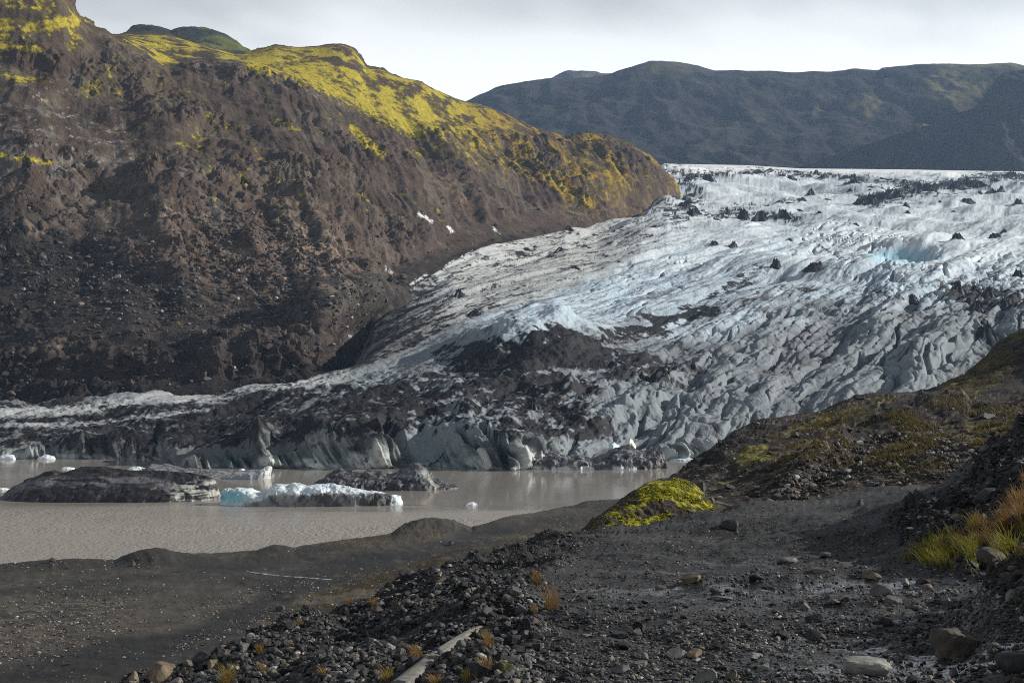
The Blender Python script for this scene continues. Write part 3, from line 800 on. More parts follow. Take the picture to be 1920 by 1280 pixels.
# wind: the near water is ruffled, the water in the lee of the ice is calm
lee = g.math('ADD', sepo.outputs[1], g.math('MULTIPLY', g.math('SUBTRACT', big, 0.5), 90.0))
calm = g.ramp(g.math('DIVIDE', lee, 400.0), [(0.575, 1.0), (0.645, 0.05)])
g.put(b.inputs['Roughness'], g.math('ADD', 0.05, g.math('MULTIPLY', calm, g.math('ADD', 0.25, g.math('MULTIPLY', big, 0.3)))))
hgt = g.math('MULTIPLY', g.math('ADD', g.math('MULTIPLY', rip, 0.55), g.math('MULTIPLY', rip2, 0.5)), calm)
pat = g.ramp(g.noise(g.mapping(oc, (0.012, 0.07, 1), (0, 0, 0.12)), 1.0, 4, 0.6), [(0.38, 0.35), (0.58, 1.0)])
hgt = g.math('MULTIPLY', hgt, pat)
g.put(b.inputs['Normal'], g.bump(hgt, 0.9, 1.0))
M_water = m
X = np.array([[-900, 60, 0], [1200, 60, 0], [1200, 700, 0], [-900, 700, 0]], float)
structure(mesh_np('lake_water', X, np.array([[0, 1, 2, 3]]), M_water))
# lake bed and deep ground under everything
X = np.array([[-4500, -700, -2.6], [4500, -700, -2.6], [4500, 6700, -2.6], [-4500, 6700, -2.6]], float)
structure(mesh_np('ground', X, np.array([[0, 1, 2, 3]]), M_sand, np.tile([[0.04, 0.037, 0.035]], (4, 1))))

# ================================================================== low sandy shore
sh = [(-700, 1080), (-300, 1072), (0, 1058), (60, 1051), (90, 1049), (98, 1045), (106, 1049), (140, 1046), (165, 1047), (215, 1050), (240, 1040), (262, 1031), (290, 1026), (310, 1027), (330, 1034), (345, 1036), (400, 1036), (480, 1031),
      (500, 1024), (517, 1020), (535, 1022), (552, 1027), (575, 1022), (640, 1012), (700, 1005), (735, 998), (750, 988), (785, 974), (800, 971), (815, 970), (840, 976), (860, 983), (885, 990), (900, 984), (940, 970), (970, 964), (1000, 961), (1040, 952),
      (1080, 945), (1100, 938), (1130, 936), (1180, 935), (1300, 915), (1500, 900)]
shDl = [(-700, 178), (0, 185), (100, 187), (290, 190), (500, 198), (640, 205), (740, 212), (815, 218), (890, 222), (940, 231), (1000, 240), (1080, 252), (1130, 258), (1300, 285), (1500, 300)]
lines = [
    (('z', [(-900, 3), (500, 4), (1500, 12)]), [(-900, 45), (1500, 45)]),
    (('z', [(-900, 2.6), (500, 4), (1000, 7), (1500, 9)]), [(-900, 80), (1500, 80)]),
    (('z', [(-900, 1.8), (500, 2.2), (1000, 3.2), (1500, 5)]), [(-900, 115), (1500, 120)]),
    (('z', [(-900, 1.0), (500, 0.9), (1000, 1.4), (1500, 2)]), [(-900, 150), (600, 158), (1500, 180)]),
    (('z', [(-900, 0.4), (500, 0.5), (1000, 0.6), (1500, 1)]), [(x, d - 14) for x, d in shDl]),
    (sh, shDl),
    (('z', [(-900, -0.9), (1500, -0.9)]), [(x, d + 9) for x, d in shDl]),
    (('z', [(-900, -2.0), (1500, -2.0)]), [(x, d + 40) for x, d in shDl]),
]
S = Sheet(lines, -700, 1500, 1100, 420)
P0 = S.P.copy()
up = np.zeros_like(P0); up[..., 2] = 1
k = (1 - 0.8 * np.exp(-((S.s - 5) / 0.4) ** 2)) * (1 - sst(5, 5.6, S.s))
hum = 1.1 * blob(S.px, S.py, 815, 988, 70, 14, 0, .6) + 0.6 * blob(S.px, S.py, 280, 1042, 60, 10, 0, .6) + 0.5 * blob(S.px, S.py, 640, 1040, 90, 10, 0, .6)
S.push(k * (0.45 * fbm(P0, 22, 4, 3, stretch=(2, 1, 1)) + 0.12 * fbm(P0, 4, 4, 4)) + 0.09 * fbm(P0, 1.6, 3, 5) * (S.s < 5.3) + 0.3 * hum * (1 + fbm(P0, 1.5, 3, 8)), up)
px, py = S.scr()
P = S.P
n1 = fbm(P, 30, 4, 51, stretch=(2.5, 1, 1)); n2 = fbm(P, 8, 4, 52, stretch=(2, 1, 1)); n3 = fbm(P, 1.6, 4, 53)
c = cm(np.array([0.030, 0.027, 0.024]), (0.062, 0.054, 0.046), sst(-0.3, 0.4, n1 + 0.4 * n2))
c = cm(c, (0.016, 0.016, 0.017), 0.9 * (1 - sst(14, 40, segdist(px, py, [(-100, 1300), (200, 1230), (420, 1180), (560, 1100), (650, 1070), (700, 1060), (950, 1015)]) + 12 * n2)))
c = cm(c, (0.020, 0.020, 0.021), 0.7 * (1 - sst(4, 12, segdist(px, py, [(0, 1110), (150, 1100), (300, 1075), (520, 1062)]) + 4 * n2)))
c = cm(c, (0.11, 0.085, 0.05), 0.7 * sst(0.32, 0.8, n3 * 0.5 + n2 * 0.35 + 0.55 * (1 - sst(10, 50, segdist(px, py, [(480, 1190), (620, 1120), (760, 1075), (900, 1040), (1040, 1010)])))
                                              + 0.25 * (1 - sst(4, 22, segdist(px, py, [(600, 1030), (700, 1015), (820, 1000)])))))
c = cm(c, (0.13, 0.11, 0.085), 0.6 * sst(0.0, 0.6, n3 + 0.2) * blob(px, py, 90, 1160, 170, 45, -12, .5))
c = cm(c, (0.075, 0.064, 0.052), 0.75 * blob(px, py, 290, 1162, 110, 26, -6, .35) * (1 - 0.5 * blob(px, py, 290, 1168, 50, 6, -4, .8)))
c = cm(c, (0.022, 0.021, 0.021), 0.7 * blob(px, py, 190, 1112, 120, 10, -4, .6))
wr = (1 - sst(0.8, 3.0, segdist(px, py, [(470, 1072), (500, 1078), (560, 1082), (622, 1088)])))
structure(S.build('shore', M_sand, c))
SHORE = S
# thin stream of water lying on the sand
cpts = [(462, 1071, 2), (480, 1074, 4), (505, 1077, 5), (530, 1080, 4), (560, 1082, 5), (600, 1085, 5), (625, 1087, 3)]
vv, ff = [], []
cx_ = np.interp(np.linspace(0, 6, 160), range(7), [p[0] for p in cpts]); cy_ = np.interp(np.linspace(0, 6, 160), range(7), [p[1] for p in cpts]); cw_ = np.interp(np.linspace(0, 6, 160), range(7), [p[2] for p in cpts])
for i in range(160):
    p = S.locate(cx_[i], cy_[i]); w = cw_[i] * 0.06 * (1 + 0.5 * math.sin(i * 0.31) + 0.3 * math.sin(i * 0.83))
    vv += [(p[0], p[1] - w, p[2] + 0.04), (p[0], p[1] + w, p[2] + 0.05)]
    if i:
        ff.append((2 * i - 2, 2 * i, 2 * i + 1, 2 * i - 1))
m, g, b = new_mat('stream_water')
b.inputs['Base Color'].default_value = (0.22, 0.24, 0.26, 1); b.inputs['Roughness'].default_value = 0.2  # sky reflection carried by the pale bluish base colour
g.put(b.inputs['Normal'], g.bump(g.noise(g.n('ShaderNodeTexCoord').outputs['Object'], 2.0, 2), 0.1, 0.1))
structure(mesh_np('stream', np.array(vv), np.array(ff), m))

# ================================================================== moraine hills in the middle distance
silA = [(1150, 1000), (1200, 962), (1230, 925), (1265, 893), (1280, 880), (1300, 864), (1330, 845), (1350, 830), (1380, 810), (1400, 800), (1420, 790), (1440, 786), (1470, 783), (1500, 780), (1530, 776), (1560, 765), (1580, 755), (1600, 748), (1620, 743), (1650, 741),
        (1690, 738), (1730, 737), (1760, 735), (1800, 732), (1850, 728), (1920, 722), (2000, 690), (2400, 560)]
silB = [(1150, 1010), (1230, 960), (1300, 900), (1400, 830), (1560, 790), (1700, 755), (1735, 739), (1755, 730), (1770, 722), (1800, 708), (1830, 692), (1845, 676), (1860, 660), (1878, 645), (1890, 638), (1920, 621), (2000, 585), (2400, 440)]
lines = [
    (('z', [(1100, 20), (2400, 21)]), [(1100, 38), (2400, 38)]),
    ([(1100, 1015), (1200, 985), (1250, 964), (1400, 950), (1560, 940), (1750, 928), (1920, 915), (2400, 900)], [(1100, 48), (2400, 50)]),
    ([(1100, 1010), (1200, 970), (1250, 935), (1400, 905), (1560, 890), (1750, 850), (1920, 820), (2400, 790)], [(1100, 55), (2400, 60)]),
    ([(1100, 1010), (1200, 962), (1230, 938), (1300, 888), (1350, 870), (1400, 856), (1500, 842), (1600, 832), (1700, 800), (1800, 785), (1920, 760), (2400, 640)], [(1100, 60), (1300, 68), (2400, 74)]),
    (silA, [(1100, 60), (1230, 66), (1300, 76), (1400, 90), (1500, 100), (1730, 112), (1920, 108), (2400, 100)]),
    (silB, [(1100, 90), (1300, 100), (1500, 125), (1730, 140), (1920, 140), (2400, 140)]),
    (('z', [(1100, 8), (1700, 12), (2400, 20)]), [(1100, 150), (2400, 190)]),
    (('z', [(1100, -2), (2400, -2)]), [(1100, 240), (2400, 330)]),
]
S = Sheet(lines, 1168, 2400, 900, 640)
P0 = S.P.copy(); up = np.zeros_like(P0); up[..., 2] = 1
rg = sst(1400, 1540, S.px) * (1 - sst(2, 24, segdist(S.px, S.py, [(1430, 925), (1500, 895), (1560, 862), (1620, 832), (1680, 805), (1735, 785), (1800, 772)])))
f1, f2, cid = worley(P0, 0.8, 3)
h = 0.35 * fbm(P0, 9, 4, 3) + 0.22 * fbm(P0, 2.2, 4, 4) + 0.14 * np.clip(1 - f1 * 1.3, 0, 1) * cid + 0.05 * fbm(P0, 0.5, 3, 6)
h = h * (1 - 0.6 * np.exp(-((S.s - 4) / 0.2) ** 2)) + 1.0 * rg + 0.5 * blob(S.px, S.py, 1800, 758, 60, 8, 0, .6)
S.push(h * sst(0.2, 1, S.s) * (1 - sst(6, 7, S.s)), up)
px, py = S.scr(); P = S.P
n1 = fbm(P, 14, 4, 61); n2 = fbm(P, 4, 4, 62); n3 = fbm(P, 1.2, 4, 63); n4 = fbm(P, 0.4, 3, 64)
c = cm(np.array([0.022, 0.020, 0.019]), (0.050, 0.041, 0.033), sst(-0.3, 0.5, n2 * 0.6 + n3 * 0.6))
ms = np.maximum.reduce([0.8 * blob(px, py, 1610, 765, 75, 16, -14, .5), 0.75 * blob(px, py, 1520, 795, 60, 14, -20, .6), 1.1 * blob(px, py, 1415, 852, 36, 20, -10, .6), 0.7 * blob(px, py, 1500, 850, 90, 22, -30, .6),
                        0.6 * blob(px, py, 1560, 820, 110, 30, -15, .6), 0.62 * blob(px, py, 1740, 820, 170, 50, -8, .5), 0.8 * blob(px, py, 1890, 805, 30, 14, 0, .5), 0.7 * blob(px, py, 1850, 700, 90, 30, -35, .5),
                        0.75 * (1 - sst(4, 22, np.abs(py - pl(silB, px)))) * (px > 1760), 0.5 * blob(px, py, 1700, 870, 100, 30, -10, .6), 0.45 * blob(px, py, 1400, 905, 90, 20, -5, .6)])
ms = ms * (1 - 0.7 * rg)
mk = 0.85 * sst(0.46, 0.9, ms + 0.4 * n3 + 0.25 * n4 + 0.2 * n2)
mc = cm(np.array([0.065, 0.050, 0.020]), (0.17, 0.130, 0.026), sst(-0.1, 0.5, n4 + 0.5 * n2))
mc = cm(mc, (0.21, 0.20, 0.02), np.clip(blob(px, py, 1415, 852, 34, 20, -10, .6) + 0.8 * blob(px, py, 1500, 870, 60, 14, -30, .6) + blob(px, py, 1890, 805, 34, 18, 0, .6) + 0.6 * blob(px, py, 1520, 795, 50, 12, -20, .6), 0, 1) * sst(-0.2, 0.4, n3 + n4))
mc = cm(mc, (0.075, 0.075, 0.018), 0.8 * sst(690, 660, py))
c = cm(c, mc, mk)
c = cm(c, (0.16, 0.14, 0.125), 0.6 * sst(0.35, 0.6, n4 + 0.3 * n3) * sst(700, 760, py))
structure(S.build('moraine_hill', M_moss, c))
HILL = S

# mossy mound at the path's edge
tp = [(1040, 1045), (1060, 1030), (1085, 1003), (1110, 976), (1150, 949), (1180, 925), (1210, 905), (1235, 898), (1262, 896), (1280, 898), (1300, 906), (1320, 926), (1340, 950), (1370, 965), (1400, 975)]
lines = [
    ([(1040, 1060), (1085, 1040), (1200, 1020), (1280, 1000), (1400, 985)], [(1040, 27), (1200, 31), (1400, 34)]),
    ([(1040, 1050), (1085, 1010), (1150, 1004), (1200, 994), (1280, 968), (1330, 958), (1400, 978)], [(1040, 29), (1085, 31), (1200, 34.5), (1400, 38)]),
    ([(1040, 1047), (1085, 1006), (1150, 975), (1200, 948), (1260, 925), (1310, 930), (1340, 955), (1400, 976)], [(1040, 32), (1200, 36.5), (1400, 40)]),
    (tp, [(1040, 36), (1200, 40), (1400, 43)]),
    ([(x, y + 60) for x, y in tp], [(1040, 44), (1200, 47), (1400, 50)])]
S = Sheet(lines, 1040, 1400, 460, 260)
P0 = S.P.copy(); up = np.zeros_like(P0); up[..., 2] = 1
S.push((0.10 * fbm(P0, 1.6, 4, 3) + 0.05 * fbm(P0, 0.3, 3, 4)) * (1 - 0.5 * np.exp(-((S.s - 3) / 0.3) ** 2)), up)
px, py = S.scr(); P = S.P
n2 = fbm(P, 1.1, 4, 72); n3 = fbm(P, 0.3, 4, 73)
c = cm(np.array([0.034, 0.030, 0.026]), (0.062, 0.047, 0.036), sst(-0.3, 0.4, n3))
ms = np.maximum.reduce([1.0 * blob(px, py, 1255, 925, 62, 26, 0, .35), 0.85 * blob(px, py, 1215, 965, 50, 30, -30, .4), 0.55 * blob(px, py, 1170, 970, 60, 30, -30, .5), 0.8 * blob(px, py, 1310, 948, 40, 10, -5, .5)]) - 0.7 * blob(px, py, 1235, 952, 36, 14, -20, .5)
c = cm(c, cm(np.array([0.14, 0.13, 0.015]), (0.30, 0.28, 0.02), sst(-0.2, 0.4, n3 + 0.3 * n2)), sst(0.52, 0.74, ms + 0.42 * n3 + 0.2 * n2))
structure(S.build('mossy_hill', M_moss, c))
MOUND = S

# ================================================================== foreground: path, stony slope, banks
lines = [
    (('z', [(-2500, 28.2), (4000, 28.6)]), [(-2500, 1.2), (4000, 1.2)]),
    (('z', [(-2500, 26.5), (0, 27.9), (900, 28.35), (1700, 28.35), (2300, 28.9), (4000, 31)]), [(-2500, 3), (4000, 3)]),
    (('z', [(-2500, 25.5), (0, 27.6), (900, 28.2), (1700, 28.2), (2300, 28.8), (4000, 31)]), [(-2500, 5), (4000, 5)]),
    (('z', [(-2500, 24.5), (-300, 26.8), (170, 27.35), (500, 27.8), (900, 28.03), (1700, 28.03), (1920, 28.1), (2300, 28.8), (4000, 31.5)]), [(-2500, 6.5), (170, 8), (4000, 8)]),
    ([(-2500, 1900), (-300, 1470), (170, 1365), (440, 1300), (700, 1250), (900, 1200), (1100, 1182), (1600, 1180), (1750, 1172), (1800, 1160), (1835, 1120), (1870, 1062), (1920, 1034), (2100, 990), (2600, 940), (4000, 880)],
     [(-2500, 8.5), (170, 11), (440, 11.5), (1700, 11.5), (1850, 12.5), (1920, 13), (4000, 13)]),
    ([(-2500, 1800), (-300, 1430), (170, 1335), (440, 1250), (700, 1185), (900, 1125), (1100, 1112), (1700, 1108), (1800, 1092), (1870, 1078), (1920, 1072), (2100, 1030), (2600, 980), (4000, 900)],
     [(-2500, 9.2), (170, 11.8), (440, 13), (700, 14.5), (900, 15), (4000, 15.5)]),
    ([(-2500, 1760), (-300, 1400), (170, 1310), (440, 1222), (700, 1148), (900, 1080), (1080, 1040), (1300, 1030), (1560, 1026), (1640, 1026), (1700, 1022), (1750, 1008), (1800, 985), (1850, 950), (1920, 915), (2100, 880), (4000, 830)],
     [(-2500, 9.6), (170, 12.3), (440, 14), (700, 16.5), (900, 19), (1080, 22), (1300, 23), (1600, 22.5), (1750, 20), (4000, 20)]),
    ([(-2500, 1740), (-300, 1385), (170, 1295), (440, 1206), (700, 1131), (900, 1063), (1080, 1022), (1300, 994), (1500, 985), (1600, 975), (1648, 965), (1692, 953), (1737, 939), (1772, 918), (1790, 903), (1830, 877), (1863, 845), (1897, 825), (1920, 807), (2060, 760), (4000, 740)],
     [(-2500, 9.9), (170, 12.8), (440, 14.8), (700, 17.5), (900, 21.5), (1080, 26), (1300, 28.5), (1600, 28), (1750, 26), (4000, 26)]),
    ([(-2500, 1730), (-300, 1375), (170, 1287), (310, 1243), (440, 1197), (600, 1152), (700, 1122), (760, 1102), (900, 1052), (1000, 1030), (1080, 1008), (1200, 990), (1300, 960), (1420, 941), (1560, 928), (1750, 915), (1800, 912), (1920, 905), (4000, 800)],
     [(-2500, 10.2), (170, 13.2), (440, 15.5), (700, 18.3), (900, 23.5), (1080, 30), (1300, 36), (1560, 42), (1750, 44), (4000, 44)]),
    (('z', [(-2500, 20), (170, 22.5), (700, 22.5), (900, 22), (1080, 22), (1300, 22.6), (1750, 23), (4000, 25)]),
     [(-2500, 16), (170, 20), (700, 26), (900, 33), (1080, 41), (1300, 47), (1750, 54), (4000, 54)]),
    (('z', [(-2500, 1.5), (170, 1.8), (700, 2), (1080, 6), (1300, 14), (1750, 17), (4000, 20)]),
     [(-2500, 60), (170, 68), (700, 78), (1080, 85), (1300, 75), (1750, 75), (4000, 75)]),
]
S = Sheet(lines, -2000, 3800, 2100, 760)
P0 = S.P.copy(); up = np.zeros_like(P0); up[..., 2] = 1
X0, Y0 = S.px, S.py
lft = pl([(985, 1090), (1005, 1080), (1030, 1065), (1110, 1010), (1150, 1000), (1230, 970), (1280, 960), (1500, 900)], Y0)          # left border of the path, by row
pathm = sst(-40, 60, X0 - lft + 25 * fbm(P0, 1.5, 3, 2))
bank = sst(0, 1, (X0 - pl([(900, 1790), (940, 1737), (965, 1640), (1000, 1640), (1045, 1760), (1100, 1830), (1140, 1890), (1280, 2050), (1400, 2100)], Y0)) / 60.0)
stony = (1 - pathm)
f1, f2, cid = worley(P0, 0.16, 3)
h = 0.05 * fbm(P0, 1.2, 4, 3) + 0.018 * fbm(P0, 0.25, 4, 4)
h += stony * (0.16 * fbm(P0, 1.6, 3, 7) + 0.05 * np.clip(1 - 1.2 * f1, 0, 1) * cid) + bank * (0.22 * fbm(P0, 1.5, 4, 8) + 0.06 * fbm(P0, 0.3, 3, 9) + 0.05 * np.clip(1 - 1.2 * f1, 0, 1) * cid)
h += 0.10 * fbm(P0, 4.0, 2, 12) * (S.D > 6)
h = h * np.clip(S.D / 8, 0.4, 1.6)
S.push(h, up)
px, py = S.scr(); P = S.P
n1 = fbm(P, 3, 4, 81); n2 = fbm(P, 0.7, 4, 82); n3 = fbm(P, 0.12, 3, 83)
c = cm(np.array([0.011, 0.012, 0.014]), (0.034, 0.034, 0.036), sst(-0.4, 0.5, n1 + 0.6 * n2))
c = cm(c, (0.055, 0.056, 0.06), 0.5 * sst(0.3, 0.7, n3 + 0.3 * n2))
c = cm(c, (0.014, 0.014, 0.015), 0.7 * stony)
c = cm(c, (0.014, 0.013, 0.014), 0.85 * bank)
c = cm(c, (0.10, 0.075, 0.028), 0.8 * bank * sst(0.15, 0.5, n2 + 0.5 * n3) * blob(px, py, 1850, 1010, 130, 60, -20, .5))
beyond = sst(8.2, 9.0, S.s)
c = cm(c, (0.075, 0.062, 0.045), 0.8 * beyond * (px < 1150))
bands = np.maximum.reduce([1 - sst(6, 16, np.abs(py - pl([(1000, 1115), (1300, 1107), (1700, 1096)], px))), 0.9 * blob(px, py, 1650, 1235, 260, 32, -2, .5), 0.8 * blob(px, py, 1560, 1205, 150, 10, 0, .6), 0.8 * blob(px, py, 1800, 1255, 200, 20, -6, .6),
                           0.5 * blob(px, py, 1350, 1230, 90, 8, 0, .6), 0.5 * blob(px, py, 1550, 1165, 100, 6, 0, .6)]) * sst(1050, 1150, px)
wet = np.clip(bands * (1.1 + 0.7 * n1) + 0.6 * sst(0.15, 0.5, fbm(P, 1.6, 3, 88, stretch=(2.5, 1, 1))) * (py > 1040), 0, 1) * (1 - bank) * pathm
c = c * (1 - 0.25 * wet[..., None])
structure(S.build('gravel_path', M_grit, c, {'wet': wet}))
FORE = S

# ================================================================== rocks
import bmesh


def ico(sub):
    bm = bmesh.new(); bmesh.ops.create_icosphere(bm, subdivisions=sub, radius=1.0)
    V = np.array([v.co[:] for v in bm.verts]); Fc = np.array([[v.index for v in f.verts] for f in bm.faces])
    bm.free(); return V, Fc


ICO = {k: ico(k) for k in (1, 2, 3, 4, 5)}


def rock_shape(seed, sub=3, cuts=9, depth=(0.40, 0.8), rough=0.06, flat=0.65, roundn=0.0, boxy=1.0):
    """a stone: a ball cut by random planes, roughened; half-width 1 in x and y, half-height flat"""
    r = np.random.default_rng(seed)
    V, Fc = ICO[sub]; V = np.sign(V) * np.abs(V) ** boxy
    for i in range(cuts):
        n = r.normal(size=3); n /= np.linalg.norm(n); d = r.uniform(*depth)
        e = np.maximum(0, V @ n - d)
        V -= np.outer(e * (1 - roundn), n)
    if sub > 1:
        V *= (1 + rough * fbm(V + seed * 3.1, 0.9, 3, 1))[:, None]
    if sub > 3:
        V *= (1 + 0.02 * fbm(V + seed * 3.1, 0.2, 3, 2))[:, None]
    V *= np.array([1 / np.abs(V[:, 0]).max(), 1 / np.abs(V[:, 1]).max(), flat / np.abs(V[:, 2]).max()])
    return V, Fc


M_rock = {
    'dark': rock_mat('basalt', [(0.0, (0.028, 0.028, 0.030)), (1.0, (0.055, 0.055, 0.058))], 0.7),
    'black': rock_mat('black_basalt', [(0.0, (0.012, 0.010, 0.010)), (1.0, (0.016, 0.014, 0.013))], 0.7),
    'grey': rock_mat('grey_stone', [(0.0, (0.075, 0.077, 0.080)), (1.0, (0.15, 0.15, 0.15))], 0.75),
    'pale': rock_mat('pale_stone', [(0.0, (0.17, 0.175, 0.16)), (1.0, (0.28, 0.28, 0.26))], 0.8),
    'tan': rock_mat('tan_stone', [(0.0, (0.15, 0.12, 0.085)), (1.0, (0.24, 0.185, 0.125))], 0.8),
    'brown': rock_mat('brown_stone', [(0.0, (0.066, 0.056, 0.048)), (1.0, (0.10, 0.084, 0.070))], 0.8),
    'mix': rock_mat('mixed_stone', [(0.0, (0.022, 0.022, 0.025)), (0.5, (0.04, 0.04, 0.044)), (0.65, (0.07, 0.071, 0.073)), (0.85, (0.12, 0.118, 0.112)), (0.9, (0.14, 0.11, 0.08)), (1.0, (0.20, 0.19, 0.17))], 0.75),
}
n_rock = [0]


def hero(S, px, py, w, h, mat, label, seed, yaw=None, sub=4, cuts=9, rough=0.09, roundn=0.08, group=None, name='rock', cat='rock', tilt=0.0, depth=(0.36, 0.78), boxy=0.85):
    """py = foot of the stone as seen"""
    p = S.locate(px, py)
    if p is None:
        return None
    D = p[1]; hw = w * D / F / 2; hh = h * D / F
    V, Fc = rock_shape(seed, sub, cuts, depth, rough, 1.0, roundn, boxy)
    V = V * np.array([hw * 1.08, hw * 0.85, hh * 0.74])
    me = mesh_np(name, V, Fc, M_rock[mat], smooth=True, link=False)
    me.set_sharp_from_angle(angle=R(38)) if hasattr(me, 'set_sharp_from_angle') else None
    o = bpy.data.objects.new(name, me); COL.objects.link(o)
    o.location = (p[0], p[1] + hw * 0.6, S_h(S, p, hw) + hh * 0.26)
    o.rotation_euler = (0, tilt, random.uniform(-0.5, 0.5) if yaw is None else yaw)
    tag(o, label, cat, group)
    return o


def S_h(S, p, hw):
    q = S.locate(960 + p[0] / p[1] * F, 640 + (EYE - p[2]) / p[1] * F - 3)
    return p[2]


